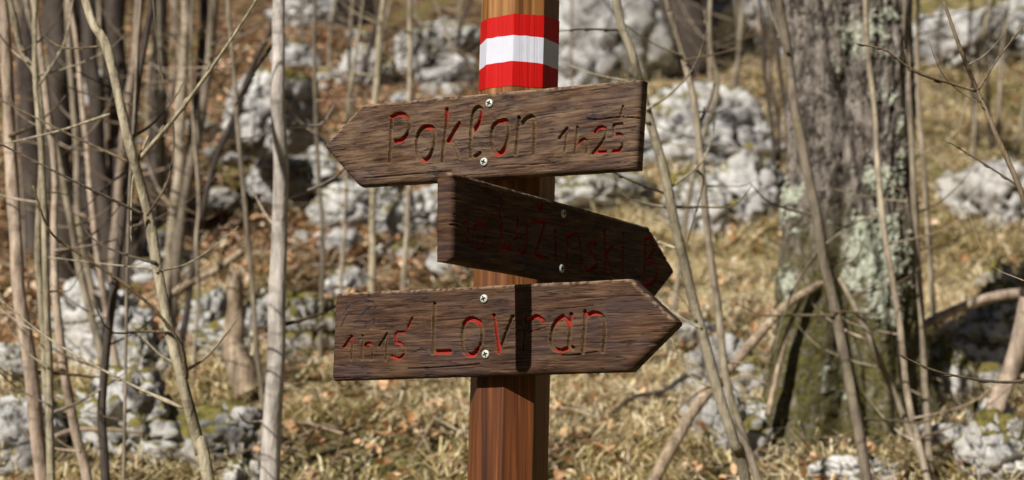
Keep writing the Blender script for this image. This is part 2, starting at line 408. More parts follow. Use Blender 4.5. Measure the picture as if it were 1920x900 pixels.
ROCKS = [  # photo x, y of the middle, width, height, moss, label
 (195, 645, 175, 190, 0.00, 'tall pale limestone boulder behind the leaning dark sapling, lower left'),
 (262, 690, 95, 115, 0.06, 'rounded shaded boulder against the right side of the tall pale boulder'),
 (235, 815, 190, 150, 0.05, 'broad pitted mossy boulder at the foot of the dark sapling'),
 (385, 850, 175, 130, 0.00, 'jagged white boulder at the foot of the olive sapling'),
 (50, 835, 130, 160, 0.00, 'cracked pale boulder in the bottom left corner'),
 (455, 905, 90, 60, 0.00, 'low white rock at the bottom edge beside the pale trunk'),
 (30, 690, 70, 80, 0.05, 'small grey rock at the left edge above the corner boulder'),
 (385, 600, 80, 100, 0.03, 'round white rock left of the broken stump'),
 (425, 655, 80, 80, 0.05, 'grey rock beneath the broken stump'),
 (505, 600, 70, 90, 0.2, 'upright mossy rock just behind the pale trunk'),
 (580, 630, 120, 130, 0.24, 'dark mossy rock left of the bottom sign'),
 (650, 535, 66, 46, 0.00, 'small white rock just above the bottom sign corner'),
 (738, 474, 50, 30, 0.02, 'little white stone in leaf litter left of the middle sign'),
 (525, 335, 80, 70, -0.1, 'blue grey block in the dark hollow behind the pale trunk'),
 (585, 300, 85, 70, 0.16, 'mossy rounded rock left of the top sign tip'),
 (510, 215, 135, 92, 0.04, 'large white boulder behind the pale trunk, above the dark hollow'),
 (412, 372, 46, 40, -0.05, 'small grey block at the left end of the dark hollow'),
 (190, 165, 66, 76, 0.00, 'white rock behind the upper olive sapling, upper left'),
 (650, 400, 90, 80, 0.03, 'pale rock below the top sign arrow'),
 (700, 385, 70, 70, 0.09, 'mossy pitted rock below the top sign, second from the arrow'),
 (775, 410, 100, 90, 0.04, 'dark jagged rock between top sign and middle sign'),
 (640, 455, 60, 40, 0.03, 'flat low rock in leaf litter below the top sign arrow'),
 (545, 115, 70, 50, 0.02, 'small white rock near the top beside the pale trunk'),
 (620, 15, 150, 80, 0.01, 'pale ledge at the top edge left of the post'),
 (690, 140, 80, 70, 0.04, 'grey rock above the top sign arrow'),
 (790, 110, 100, 80, 0.02, 'white rock left of the red painted band'),
 (855, 80, 100, 70, 0.02, 'grey rock just behind the left side of the post top'),
 (845, 145, 80, 60, 0.03, 'low pitted rock between top sign and painted band'),
 (1130, 90, 190, 240, -0.14, 'streaked pale cliff block right of the painted band'),
 (1225, 80, 90, 170, -0.15, 'narrow upright cliff block left of the dark trunk'),
 (1405, 40, 190, 210, -0.15, 'pale cliff block right of the dark trunk'),
 (1540, 70, 120, 140, -0.1, 'grey cliff block hidden behind the lichen trunk'),
 (1325, 275, 210, 150, -0.02, 'big white boulder above the right olive sapling bend'),
 (1400, 365, 110, 140, 0.05, 'white boulder between the big white boulder and lichen trunk'),
 (1300, 400, 120, 110, 0.07, 'weathered mossy boulder behind the middle sign tip'),
 (1120, 375, 170, 90, 0.03, 'pale rock in the gap between top sign and middle sign'),
 (1075, 300, 80, 70, 0.03, 'small pale rock right of the post behind the top sign'),
 (1800, 85, 130, 130, 0.00, 'pitted grey boulder top right beyond the lichen trunk'),
 (1900, 65, 90, 110, -0.05, 'grey boulder in the top right corner'),
 (1725, 75, 50, 60, 0.05, 'small mossy rock close to the top of the lichen trunk'),
 (1880, 375, 160, 140, -0.08, 'smooth grey boulder at the right edge behind the bare twig'),
 (1860, 650, 140, 150, 0.08, 'dark undercut rock behind the leaning reddish log'),
 (1775, 715, 80, 140, 0.30, 'mossy green rock beside the lichen trunk base'),
 (1875, 865, 150, 130, -0.04, 'bright pitted rock in the bottom right corner'),
 (1625, 900, 150, 60, -0.04, 'low white rock at the bottom edge under the lichen trunk'),
 (1350, 690, 90, 90, 0.02, 'pale rock behind the fork of the right saplings'),
 (1415, 735, 80, 70, 0.04, 'white wedge rock left of the lichen trunk base'),
 (1335, 790, 80, 100, 0.04, 'white rock beneath the arched dead branch'),
 (1425, 805, 70, 90, 0.05, 'small mossy rock against the lichen trunk root'),
]
for i, (px, py, pw, ph, moss, lab) in enumerate(ROCKS):
    base = on_ground(px, min(py + ph * 0.36, 935))
    Yd = base[1]
    hw = pw * Yd / F / 2; hh = ph * Yd / F / 2
    c = at(px, py, Yd + hw * 0.55 + (0.0 if len(lab) else 0))
    if 'above the dark hollow' in lab: c = at(px, py, HOLLOWS[0][1] - 0.22)
    if 'in the dark hollow' in lab: c = at(px, py, HOLLOWS[0][1] + 0.15)
    if 'end of the dark hollow' in lab: c = at(px, py, HOLLOWS[0][1] + 0.05)
    me = rock_mesh(100 + i, hw * 1.36, hw * random.uniform(0.9, 1.2), hh * 1.38, 5 if pw * ph > 4000 else 4, rough=0.55 if moss < -0.12 else 0.9)
    r = obj('limestone_rock', me, M_ROCK); r.location = Vector(c)
    r.rotation_euler = (0, 0, random.uniform(-0.5, 0.5))
    r['moss'] = float(moss)
    tag(r, lab, 'rock', 'limestone rocks on the slope')

STONES = [('one of several small pale stones in the leaf litter left of the middle sign', 560, 860, 350, 520, 16), ('one of several small pale stones near the top left of the post', 560, 890, 20, 200, 14),
          ('one of several small pale stones between the trunks at the far left', 60, 470, 120, 560, 16), ('one of several small pale stones near the arched dead branch', 1280, 1450, 600, 860, 8),
          ('one of several small pale stones right of the post under the cliff', 1060, 1460, 180, 460, 12), ('one of several small pale stones on the slope right of the lichen trunk', 1740, 1915, 430, 850, 6)]
rs_ = random.Random(23)
for lab, xa, xb, ya, yb, cnt in STONES:
    for k in range(cnt):
        b = on_ground(rs_.uniform(xa, xb), rs_.uniform(ya, yb)); sz = rs_.uniform(0.025, 0.085)
        me = rock_mesh(900 + rs_.randint(0, 9999), sz * rs_.uniform(1, 1.5), sz, sz * rs_.uniform(0.7, 1.1), 3)
        r = obj('limestone_stone', me, M_ROCK); r.location = Vector(b) + Vector((0, 0, sz * 0.3)); r.rotation_euler = (0, 0, rs_.uniform(0, 3)); r['moss'] = rs_.uniform(-0.1, 0.12)
        tag(r, lab, 'stone', lab[7:])

# ------------------------------------------------------------------ grass and leaf litter (ground cover)
def scatter(n, x0, x1, y0, y1, keep):
    xs = RNG.uniform(x0, x1, n); ys = y0 + (y1 - y0) * RNG.uniform(0, 1, n) ** 1.5
    k = RNG.uniform(0, 1, n) < keep(xs, ys)
    return xs[k], ys[k]

def blades(n):
    xs, ys = scatter(n, -5.2, 5.4, 3.4, 10.5, lambda x, y: (0.10 + 0.90 * grassiness(x, y)) * (0.06 + 0.94 * sstep(0.30, 0.52, fbm(x * 4.2, y * 4.2, 9, 2))) * sstep(12.0, 5.0, y) * np.where(np.abs(x) < 0.36 * y + 0.4, 1.0, 0.35) * (np.abs(x) < 0.36 * y + 2.0))
    cl = np.floor(xs * 7) * 13.0 + np.floor(ys * 7) * 7.0
    ang = 2 * math.pi * _hash(np.floor(xs * 7), np.floor(ys * 7), np.floor(xs * 0)) + RNG.normal(0, 0.9, len(xs))
    L = RNG.uniform(0.08, 0.25, len(xs)); wd = RNG.uniform(0.0020, 0.0050, len(xs)) * (0.5 + ys * 0.12)
    droop = RNG.uniform(1.0, 3.4, len(xs)); lift = RNG.uniform(0.1, 1.0, len(xs))
    z0 = ground_z(xs, ys) - 0.01
    N = 4; Vs = []
    px = np.zeros_like(xs); pz = np.zeros_like(xs); el = lift.copy()
    side = np.stack([-np.sin(ang), np.cos(ang)], -1)
    for k in range(N):
        t = k / (N - 1); ww = wd * (1 - t * 0.85)
        cx = xs + np.cos(ang) * px; cy = ys + np.sin(ang) * px
        for s in (-1, 1):
            Vs.append(np.stack([cx + s * side[:, 0] * ww, cy + s * side[:, 1] * ww, z0 + pz], -1))
        px = px + np.cos(el) * L / (N - 1); pz = np.maximum(pz + np.sin(el) * L / (N - 1), 0.004 * (k + 1)); el = el - droop / (N - 1)
    V = np.stack(Vs, 1)                                     # blade, 2N, 3
    b = np.arange(len(xs))[:, None] * (2 * N)
    Fc = np.concatenate([np.concatenate([b + 2 * k, b + 2 * k + 1, b + 2 * k + 3, b + 2 * k + 2], 1) for k in range(N - 1)])
    patch = fbm(xs * 1.3, ys * 1.3, 30, 2)
    tone = np.clip(RNG.normal(0.64, 0.25, len(xs)) + (patch - 0.5) * 1.1, 0, 1)
    tone = np.repeat(tone, 2 * N)
    return mesh_np('dry_grass', V.reshape(-1, 3), [Fc], {'tone': tone})
tag(obj('dry_grass', blades(620000), M_GRASS), 'matted straw coloured winter grass covering the slope', 'grass', kind='stuff')

def leaves(n):
    xs, ys = scatter(n, -5.2, 5.4, 3.4, 10.5, lambda x, y: (1.0 - 0.80 * grassiness(x, y)) * np.where(np.abs(x) < 0.36 * y + 0.4, 0.8, 0.4) * (np.abs(x) < 0.36 * y + 2.0))
    m = len(xs); L = RNG.uniform(0.018, 0.045, m); W = L * RNG.uniform(0.45, 0.8, m)
    a = RNG.uniform(0, 2 * math.pi, m); tilt = RNG.normal(0, 0.5, (m, 2)); cup = RNG.uniform(-0.2, 0.7, m)
    pts = np.array([(-0.5, 0, 0), (-0.15, -0.5, 1), (0.25, -0.38, 1), (0.5, 0, 0), (0.25, 0.38, 1), (-0.15, 0.5, 1)])
    V = np.zeros((m, 6, 3)); z0 = ground_z(xs, ys) + RNG.uniform(0.004, 0.03, m) + 0.03 * grassiness(xs, ys) * RNG.uniform(0, 1, m)
    for k, (u, v, c) in enumerate(pts):
        lx = u * L; ly = v * W; lz = c * cup * W * 0.5 + lx * tilt[:, 0] + ly * tilt[:, 1]
        V[:, k, 0] = xs + np.cos(a) * lx - np.sin(a) * ly; V[:, k, 1] = ys + np.sin(a) * lx + np.cos(a) * ly; V[:, k, 2] = z0 + lz
    b = np.arange(m)[:, None] * 6
    Fc = np.concatenate([np.concatenate([b, b + 1, b + 2, b + 3], 1), np.concatenate([b, b + 3, b + 4, b + 5], 1)])
    tone = np.repeat(np.clip(RNG.normal(0.55, 0.25, m), 0, 1), 6)
    return mesh_np('leaf_litter', V.reshape(-1, 3), [Fc], {'tone': tone}, smooth=False)
tag(obj('leaf_litter', leaves(150000), M_LEAF), 'brown fallen leaves strewn between the rocks', 'leaf litter', kind='stuff')

def fallen(n):
    xs, ys = scatter(n, -3.8, 3.9, 3.4, 10.5, lambda x, y: np.abs(x) < 0.36 * y + 0.5)
    m = len(xs); L = RNG.uniform(0.06, 0.38, m); a = RNG.uniform(0, math.pi, m); rad = RNG.uniform(0.0012, 0.0042, m)
    bend = RNG.normal(0, 0.12, m); V = np.zeros((m, 9, 3))
    for k, t in enumerate((-0.5, 0.0, 0.5)):
        cx = xs + np.cos(a) * t * L - np.sin(a) * bend * L * (0.25 - t * t); cy = ys + np.sin(a) * t * L + np.cos(a) * bend * L * (0.25 - t * t)
        cz = ground_z(cx, cy) + 0.022 + RNG.uniform(0, 0.04, m)
        for j in range(3):
            b = j * 2.094; V[:, k * 3 + j, 0] = cx - np.sin(a) * np.cos(b) * rad; V[:, k * 3 + j, 1] = cy + np.cos(a) * np.cos(b) * rad; V[:, k * 3 + j, 2] = cz + np.sin(b) * rad
    i = np.arange(m)[:, None] * 9
    Fc = np.concatenate([np.concatenate([i + k * 3 + j, i + k * 3 + (j + 1) % 3, i + k * 3 + 3 + (j + 1) % 3, i + k * 3 + 3 + j], 1) for k in (0, 1) for j in range(3)])
    return mesh_np('fallen_twigs', V.reshape(-1, 3), [Fc], {'tone': np.repeat(RNG.uniform(0, 1, m), 9)})
M_FALLEN = mat_blades('fallen_twig_bark', [(0.0, (0.07, 0.05, 0.035)), (0.5, (0.24, 0.17, 0.11)), (1.0, (0.50, 0.41, 0.31))], 0.0)
tag(obj('fallen_twigs', fallen(3500), M_FALLEN), 'thin fallen twigs scattered over grass and leaves', 'twigs', kind='stuff')

# ------------------------------------------------------------------ saplings, twigs, logs
def catmull(P, n):
    P = np.asarray(P, float)
    if len(P) < 3:
        t = np.linspace(0, 1, n)[:, None]; return P[0] * (1 - t) + P[-1] * t
    Q = np.vstack([2 * P[0] - P[1], P, 2 * P[-1] - P[-2]])
    seg = len(P) - 1; ts = np.linspace(0, seg - 1e-6, n); k = ts.astype(int); t = (ts - k)[:, None]
    a, b, c, d = Q[k], Q[k + 1], Q[k + 2], Q[k + 3]
    return 0.5 * (2 * b + (c - a) * t + (2 * a - 5 * b + 4 * c - d) * t * t + (3 * b - a - 3 * c + d) * t ** 3)

def tube(P, R, nseg=9, seed=0, knob=0.0, rough=0.11, n=None, jag=0.0):
    P = np.asarray(P, float); n = n or max(8, len(P) * 7)
    t0 = np.linspace(0, 1, len(R)); C = catmull(P, n); rr = np.interp(np.linspace(0, 1, n), t0, R)
    L = np.concatenate([[0], np.cumsum(np.linalg.norm(np.diff(C, axis=0), axis=1))])
    wob = np.stack([vn(L * 7 + seed * 3.1, 0.5 + 0 * L, k * 9.0) - 0.5 for k in range(3)], -1)
    C = C + wob * rr[:, None] * 0.9
    T = np.gradient(C, axis=0); T /= np.linalg.norm(T, axis=1)[:, None] + 1e-9
    u = np.cross(T[0], [0.3, 0.9, 0.1]); u /= np.linalg.norm(u)
    if knob: rr = rr * (1 + knob * sstep(0.72, 0.9, vn(L * 26 + seed, 0.3 + 0 * L, 1.0)))
    V = []
    a = np.arange(nseg) * 2 * math.pi / nseg
    A_, L_ = np.meshgrid(a, L)
    RN = rr[:, None] * (1 + rough * 2 * (vn(np.cos(A_) * 1.5 + seed, np.sin(A_) * 1.5, L_ * 14) - 0.5))
    if jag: RN[0] *= 0.3
    for k in range(n):
        u = u - T[k] * (u @ T[k]); u /= np.linalg.norm(u); v = np.cross(T[k], u); rn = RN[k]
        q_ = C[k] + (np.cos(a) * rn)[:, None] * u + (np.sin(a) * rn)[:, None] * v
        if jag and k < 3: q_ = q_ + np.outer((vn(a * 2.3, 0.5 + 0 * a, seed * 1.0) - 0.5) * jag, T[k])
        V.append(q_)
    V = np.vstack(V + [C[0][None], C[-1][None]])
    j = np.arange(nseg); j2 = (j + 1) % nseg; Fq = []
    for k in range(n - 1): Fq.append(np.stack([k * nseg + j, k * nseg + j2, (k + 1) * nseg + j2, (k + 1) * nseg + j], -1))
    e = n * nseg
    tri = np.concatenate([np.stack([j2, j, np.full(nseg, e)], -1), np.stack([(n - 1) * nseg + j, (n - 1) * nseg + j2, np.full(nseg, e + 1)], -1)])
    return V, np.vstack(Fq), tri

def tube_obj(name, P, R, mat, parent, **kw):
    V, Fq, tri = tube(P, R, **kw)
    return obj(name, mesh_np(name, V, [Fq, tri]), mat, parent)

SEED = [0]
FAR = 'thin saplings farther up the slope'
NEAR = 'young bare saplings in front of the slope'
def sapling(label, pts, wpx, Y, mat, branches=(), group=None, lean_y=0.0, up=1.6, name='sapling', cat='sapling', twigs=4, nseg=9, rb=0):
    """pts run from the top of the frame down; wpx = width in photo pixels at top and bottom"""
    SEED[0] += 1; sd = SEED[0]; r = random.Random(sd * 17 + 3)
    n = len(pts)
    if group == NEAR and rb == 0: rb = 5
    P = [at(x, y, Y + lean_y * (1 - k / max(1, n - 1)) + 0.02 * math.sin(k * 2.1 + sd)) for k, (x, y) in enumerate(pts)]
    thin = 0.84 if group in (NEAR, FAR) or (group or '').startswith('thicket') else 1.0
    w0, w1 = thin * wpx[0] * Y / F / 2, thin * wpx[-1] * Y / F / 2
    R = list(np.linspace(w0, w1, n))
    # down to the soil
    d = P[-1] - P[-2]; d = d / np.linalg.norm(d); d = np.array([d[0] * 0.6, d[1] * 0.3, min(d[2], -0.6)])
    b = P[-1].copy(); steps = 0
    while b[2] > float(ground_z(b[0], b[1])) - 0.05 and steps < 40: b = b + d * 0.08; steps += 1
    if steps > 1: P.append(b); R.append(w1 * 1.12)
    # on above the frame
    u = P[0] - P[1]; u /= np.linalg.norm(u); tp = P[0]; top = []
    if up > 0:
        for k in range(1, 4):
            tp = tp + (u + np.array([r.uniform(-.15, .15), r.uniform(-.1, .1), 0.25])) * up / 3
            top.append(tp)
        P = top[::-1] + P; R = [w0 * 0.25, w0 * 0.55, w0 * 0.8] + R
    base = P[-1]
    root = empty(name, base)
    tag(root, label, cat, group)
    off = np.array(base)
    tube_obj('trunk', np.array(P) - off, R, mat, root, seed=sd, knob=0.10, nseg=nseg)
    for j, br in enumerate(branches):
        bp, bw = br[0], br[1]; dy = br[2] if len(br) > 2 else r.uniform(-0.25, 0.25); bm_ = br[3] if len(br) > 3 else mat
        m = len(bp)
        Q = [at(x, y, Y + dy * k / (m - 1) + 0.0) for k, (x, y) in enumerate(bp)]
        Rb = [max(bw * Y / F / 2 * (1 - 0.62 * k / (m - 1)), 0.0011) for k in range(m)]
        bo = tube_obj('branch', np.array(Q) - off, Rb, bm_, root, seed=sd + j * 5, knob=0.45, nseg=7, n=m * 9)
        # buds along the branch
        C = catmull(np.array(Q) - off, 12)
        for k in range(2, 12, 2 if bw > 5 else 3):
            t_ = C[min(k + 1, 11)] - C[k - 1]; t_ = t_ / (np.linalg.norm(t_) + 1e-9)
            s_ = np.cross(t_, [r.uniform(-1, 1), 1, r.uniform(-1, 1)]); s_ /= np.linalg.norm(s_)
            rr = np.interp(k / 11, np.linspace(0, 1, m), Rb)
            tube_obj('bud', [C[k], C[k] + t_ * 0.006 + s_ * rr * 1.2, C[k] + t_ * 0.013 + s_ * rr * 1.5], [rr * 1.0, rr * 0.95, rr * 0.2], bm_, bo, nseg=5, n=4)
    for j in range(rb):
        k = r.uniform(0.15, 0.9) * (n - 1); i0 = int(k); f0 = k - i0
        x0 = pts[i0][0] * (1 - f0) + pts[min(i0 + 1, n - 1)][0] * f0; y0 = pts[i0][1] * (1 - f0) + pts[min(i0 + 1, n - 1)][1] * f0
        sg = r.choice((-1, 1)); lx, ly = r.uniform(40, 150), r.uniform(-10, 90)
        Q = [at(x0, y0, Y), at(x0 + sg * lx * .5, y0 - ly * .35, Y + .05), at(x0 + sg * lx, y0 - ly, Y + r.uniform(-.1, .2))]
        Q.append(Q[-1] + (Q[-1] - Q[-2]) * 0.6 + np.array([0, 0, r.uniform(0, .06)]))
        rb0 = min(w0 * 0.45, 0.0055)
        tube_obj('branch', np.array(Q) - off, [rb0, rb0 * 0.7, rb0 * 0.45, rb0 * 0.2], r.choice((mat, M_B_TWIG, M_B_PINK)), root, nseg=5, seed=sd + j, n=9)
    if up > 0:
        for j in range(twigs):
            k = r.randint(0, 2); s0 = P[k] * 0.5 + P[k + 1] * 0.5
            a = r.uniform(0, 6.28); l = r.uniform(0.3, 0.7)
            dd = np.array([math.cos(a) * .7, math.sin(a) * .5, r.uniform(.3, .9)])
            tube_obj('branch', np.array([s0, s0 + dd * l * .5, s0 + dd * l + np.array([0, 0, .1])]) - off, [w0 * 0.35, w0 * 0.2, 0.001], mat, root, nseg=5, seed=sd + j)
    return root

sapling('olive barked sapling with many side branches, left of the post', [(150, -40), (200, 90), (240, 255), (275, 400), (310, 580), (345, 710), (375, 850), (395, 920)], (20, 28), 2.75, M_B_OLIVE, [
    ([(262, 300), (340, 205), (420, 92), (500, -30)], 10, -0.1), ([(240, 303), (120, 247), (-30, 172)], 6, 0.1, M_B_TWIG),
    ([(268, 402), (150, 345), (-30, 255)], 7, -0.15, M_B_PINK), ([(186, 88), (120, 90), (80, 66)], 4, 0.05, M_B_TWIG),
    ([(276, 405), (318, 330), (325, 230), (300, 120), (285, -20)], 5, 0.1, M_B_TWIG),
    ([(346, 720), (350, 695), (330, 630), (250, 545), (140, 470), (92, 430), (62, 348)], 8, -0.2, M_B_TWIG),
    ([(342, 765), (240, 718), (100, 640), (-20, 545)], 7, 0.05), ([(205, 215), (110, 245), (-20, 275)], 6, 0.3),
    ([(292, 510), (360, 490), (440, 432)], 4, 0.1), ([(300, 505), (200, 495), (90, 482)], 4, 0.2),
    ([(278, 255), (250, 330), (245, 440)], 5, 0.0)], NEAR)
sapling('straight pale grey sapling trunk left of the signs', [(522, -40), (525, 150), (525, 300), (523, 500), (513, 720), (508, 920)], (27, 44), 3.3, M_B_PALE, [
    ([(515, 78), (480, 130), (440, 200)], 9, 0.3, M_B_DARK)], NEAR, nseg=12)
sapling('slender olive sapling just right of the signs', [(1150, -40), (1185, 100), (1212, 200), (1240, 310), (1265, 420), (1300, 560), (1340, 700), (1378, 830), (1402, 920)], (18, 27), 3.1, M_B_OLIVE, [
    ([(1166, 57), (1100, 55), (1050, 58)], 5, -0.1, M_B_TWIG), ([(1246, 362), (1160, 328), (1085, 270)], 5, -0.2, M_B_TWIG),
    ([(1250, 357), (1318, 300), (1342, 222)], 6, 0.1), ([(1306, 318), (1318, 345), (1290, 450)], 4, 0.1, M_B_TWIG),
    ([(1268, 465), (1232, 450), (1200, 420)], 6, 0.05), ([(1180, 152), (1120, 140), (1065, 122)], 4, 0.1),
    ([(1305, 600), (1280, 560), (1240, 520)], 5, 0.1, M_B_TWIG), ([(1345, 730), (1290, 700), (1262, 640)], 5, 0.1)], NEAR)
sapling('second thinner sapling close behind the slender olive sapling', [(1240, -40), (1258, 30), (1285, 120), (1308, 220), (1325, 420), (1345, 570), (1365, 725), (1425, 920)], (13, 19), 3.6, M_B_GREY, [
    ([(1310, 240), (1340, 150), (1320, 20)], 7, 0.2)], NEAR)
sapling('brown sapling crossing in front of the lichen trunk', [(1452, -40), (1475, 80), (1492, 220), (1530, 400), (1562, 570), (1592, 730), (1628, 920)], (20, 25), 3.7, M_B_GREY, [
    ([(1478, 100), (1445, 20), (1420, -40)], 8, 0.1), ([(1540, 460), (1480, 560), (1430, 740)], 6, 0.2)], NEAR)
sapling('thin sapling down the middle of the lichen trunk', [(1622, -40), (1638, 200), (1652, 400), (1680, 560), (1702, 740), (1742, 920)], (12, 16), 3.9, M_B_GREY, [
    ([(1655, 400), (1600, 420), (1530, 470)], 5, 0.1)], NEAR)
sapling('upright sapling along the shaded right side of the lichen trunk', [(1692, -40), (1702, 130), (1712, 350), (1722, 520), (1732, 700), (1742, 880)], (12, 16), 4.1, M_B_GREY, [
    ([(1710, 300), (1790, 250), (1820, 150)], 4, 0.2)], NEAR)
sapling('short slanting shoot against the lichen trunk base', [(1575, 520), (1605, 580), (1645, 670), (1690, 770), (1740, 890)], (12, 16), 4.0, M_B_GREY, (), NEAR, up=0)
sapling('dark leaning sapling in front of the tall pale boulder', [(290, -40), (262, 130), (243, 280), (228, 430), (210, 560), (196, 690), (190, 790), (200, 900)], (13, 21), 3.5, M_B_DARK, [
    ([(238, 320), (200, 350), (150, 400)], 6, 0.2)], NEAR)
sapling('stout reddish sapling at the left edge', [(0, -40), (12, 120), (18, 270), (32, 480), (58, 700), (80, 920)], (25, 34), 3.4, M_B_PINK, (), NEAR)
sapling('kinked sapling second from the left edge', [(8, -40), (38, 90), (72, 155), (78, 300), (72, 480), (85, 680), (95, 920)], (14, 17), 3.3, M_B_OLIVE, [
    ([(74, 160), (120, 80), (140, -20)], 6, 0.1)], NEAR)
sapling('tan sapling with a long curve, third from the left edge', [(42, -40), (70, 80), (92, 210), (120, 360), (150, 500), (185, 640), (215, 740)], (15, 17), 4.3, M_B_GREY, (), NEAR)
sapling('reddish sapling leaning over the pitted mossy boulder', [(95, 250), (100, 450), (115, 640), (140, 800), (165, 920)], (15, 23), 3.6, M_B_PINK, (), NEAR)
sapling('straight olive sapling in front of the corner boulder', [(66, 60), (78, 300), (85, 520), (92, 720), (93, 920)], (11, 18), 3.2, M_B_OLIVE, (), NEAR)
sapling('very thin upright shoot between olive and dark saplings', [(262, 20), (252, 200), (240, 420), (237, 640), (232, 920)], (6, 8), 3.3, M_B_GREY, (), NEAR, twigs=2)
# a sapling standing just outside the right edge, whose bare branch reaches into the picture
sapling('bare budding branch reaching in from the right edge', [(1770, 4), (1800, 90), (1833, 172), (1872, 262), (1925, 390), (1975, 600), (2010, 920)], (7, 16), 2.35, M_B_TWIG, [
    ([(1831, 172), (1720, 136), (1662, 96), (1606, 82)], 6, -0.05), ([(1836, 166), (1872, 108), (1930, 35)], 6, 0.1),
    ([(1912, 350), (1850, 310), (1782, 268)], 5, 0.1), ([(1985, 690), (1900, 716), (1800, 706), (1740, 690), (1685, 664)], 7, 0.0),
    ([(1704, 130), (1702, 115), (1698, 92)], 3, 0)], NEAR, up=0)

FARS = [  # label, points, widths, distance, material
 ('added dark trunk standing in for shade nearest the left edge', [(48, -40), (56, 140), (60, 300), (66, 440)], (44, 52), 7.0, M_B_DARK),  # this and the next two added, dark bark standing for background shade
 ('added dark trunk standing in for shade farthest back between the two upper left dark trunks', [(140, -40), (142, 140), (150, 280), (158, 420)], (36, 42), 7.2, M_B_DARK),
 ('added dark trunk standing in for shade behind the thick grey brown trunk', [(300, -40), (298, 120), (292, 260), (288, 420)], (38, 44), 7.0, M_B_DARK),
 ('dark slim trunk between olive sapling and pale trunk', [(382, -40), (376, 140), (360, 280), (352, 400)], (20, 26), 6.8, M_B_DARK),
 ('dark trunk standing in shade at the upper left', [(108, -40), (114, 120), (112, 300), (122, 470)], (56, 64), 6.2, M_B_DARK),  # widened with the next two so dark bark fills the shade
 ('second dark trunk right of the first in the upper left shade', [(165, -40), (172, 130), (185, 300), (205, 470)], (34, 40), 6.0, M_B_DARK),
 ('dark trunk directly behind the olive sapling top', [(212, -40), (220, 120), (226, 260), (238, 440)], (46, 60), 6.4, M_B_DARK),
 ('thick grey brown trunk right of the olive sapling', [(350, -40), (345, 120), (340, 250), (325, 420), (318, 500)], (24, 28), 5.7, M_B_GREY),
 ('thick leaning trunk second right of the olive sapling', [(408, -40), (392, 100), (375, 230), (350, 350), (335, 460)], (21, 25), 5.6, M_B_GREY),
 ('purplish slim trunk between olive sapling and grey trunks', [(262, -40), (255, 90), (240, 200), (225, 340), (215, 480)], (18, 22), 5.4, M_B_PINK),
 ('long thin sapling between the grey trunks and pale trunk', [(425, -40), (440, 150), (452, 300), (466, 470), (480, 640), (490, 720)], (10, 13), 4.6, M_B_GREY),
 ('crooked dark stem slanting left of the pale trunk', [(545, -40), (505, 60), (470, 130), (440, 210), (402, 310), (372, 440)], (12, 15), 5.3, M_B_DARK),
 ('thin sapling right next to the pale trunk', [(592, -40), (590, 120), (596, 300), (606, 480), (604, 560)], (10, 12), 5.2, M_B_GREY),
 ('light sapling above the top sign arrow, left of the pair', [(722, -40), (712, 60), (705, 180), (700, 380)], (14, 15), 6.0, M_B_OLIVE),
 ('light sapling above the top sign arrow, right of the pair', [(772, -40), (770, 100), (768, 240), (765, 400), (757, 540)], (12, 13), 5.5, M_B_GREY),
 ('faint slanting stem left of the red band', [(800, -40), (830, 40), (850, 90), (905, 150)], (7, 9), 7.0, M_B_GREY),
 ('thin upright stem over the leaf litter left of the middle sign', [(655, 180), (650, 300), (648, 420), (640, 520)], (8, 9), 5.6, M_B_GREY),
 ('stem rising left of the grey rock at the top', [(668, -40), (655, 90), (660, 210)], (9, 10), 7.4, M_B_GREY),
 ('pale upright stem in front of the right cliff block', [(1335, -40), (1332, 80), (1345, 160), (1318, 260), (1300, 330)], (11, 12), 5.2, M_B_OLIVE),
 ('thin stem left of the lichen trunk in front of the cliff', [(1440, -40), (1462, 120), (1478, 230), (1490, 330)], (10, 12), 6.0, M_B_DARK),
 ('thin stem right of the lichen trunk against the grass', [(1722, -40), (1718, 120), (1730, 300), (1742, 460)], (10, 12), 5.6, M_B_GREY),
 ('faint stem at the left of the cliff block by the post', [(1072, -40), (1070, 90), (1075, 220)], (7, 8), 8.0, M_B_GREY),
 ('dark sapling stem behind the kinked sapling', [(128, 60), (140, 240), (150, 420), (175, 560)], (14, 16), 5.0, M_B_GREY),
 ('leaning reddish stem behind the stout edge sapling', [(165, 320), (185, 480), (205, 620), (225, 720)], (13, 17), 4.8, M_B_PINK),
 ('thin stem crossing the round white rock', [(372, 360), (368, 450), (372, 560), (365, 660)], (8, 10), 4.9, M_B_GREY),
]
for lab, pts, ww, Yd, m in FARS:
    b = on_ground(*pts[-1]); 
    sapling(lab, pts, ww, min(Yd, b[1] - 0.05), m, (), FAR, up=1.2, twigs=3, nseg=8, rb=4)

# more of the same thicket, too alike to tell apart
rr = random.Random(5)
TH = [('one of several blurred thin stems in the thicket at the left', 40, 330, 20, 330, 560), ('one of several faint thin stems on the slope above the top sign arrow', 560, 890, 9, 60, 180),
      ('one of several faint thin stems on the grassy slope by the lichen trunk', 1240, 1470, 8, 180, 420), ('one of several faint thin stems on the far right slope', 1740, 1910, 6, 180, 420)]
for lab, xa, xb, cnt, ya, yb in TH:
    for k in range(cnt):
        x = rr.uniform(xa, xb); yb_ = rr.uniform(ya, yb); b = on_ground(x, yb_)
        l1, l2 = rr.uniform(-30, 30), rr.uniform(-40, 40)
        pts = [(x + l1 + l2, -40), (x + l1 + rr.uniform(-8, 8), yb_ * 0.35), (x + l1 * 0.4, yb_ * 0.7), (x, yb_)]
        sapling(lab, pts, (rr.uniform(4, 9), rr.uniform(8, 13)), b[1], rr.choice([M_B_GREY, M_B_PINK, M_B_OLIVE, M_B_GREY, M_B_DARK]), (), 'thicket: ' + lab[7:], up=0.9, twigs=2, nseg=6, rb=6 if xa < 100 else 4)

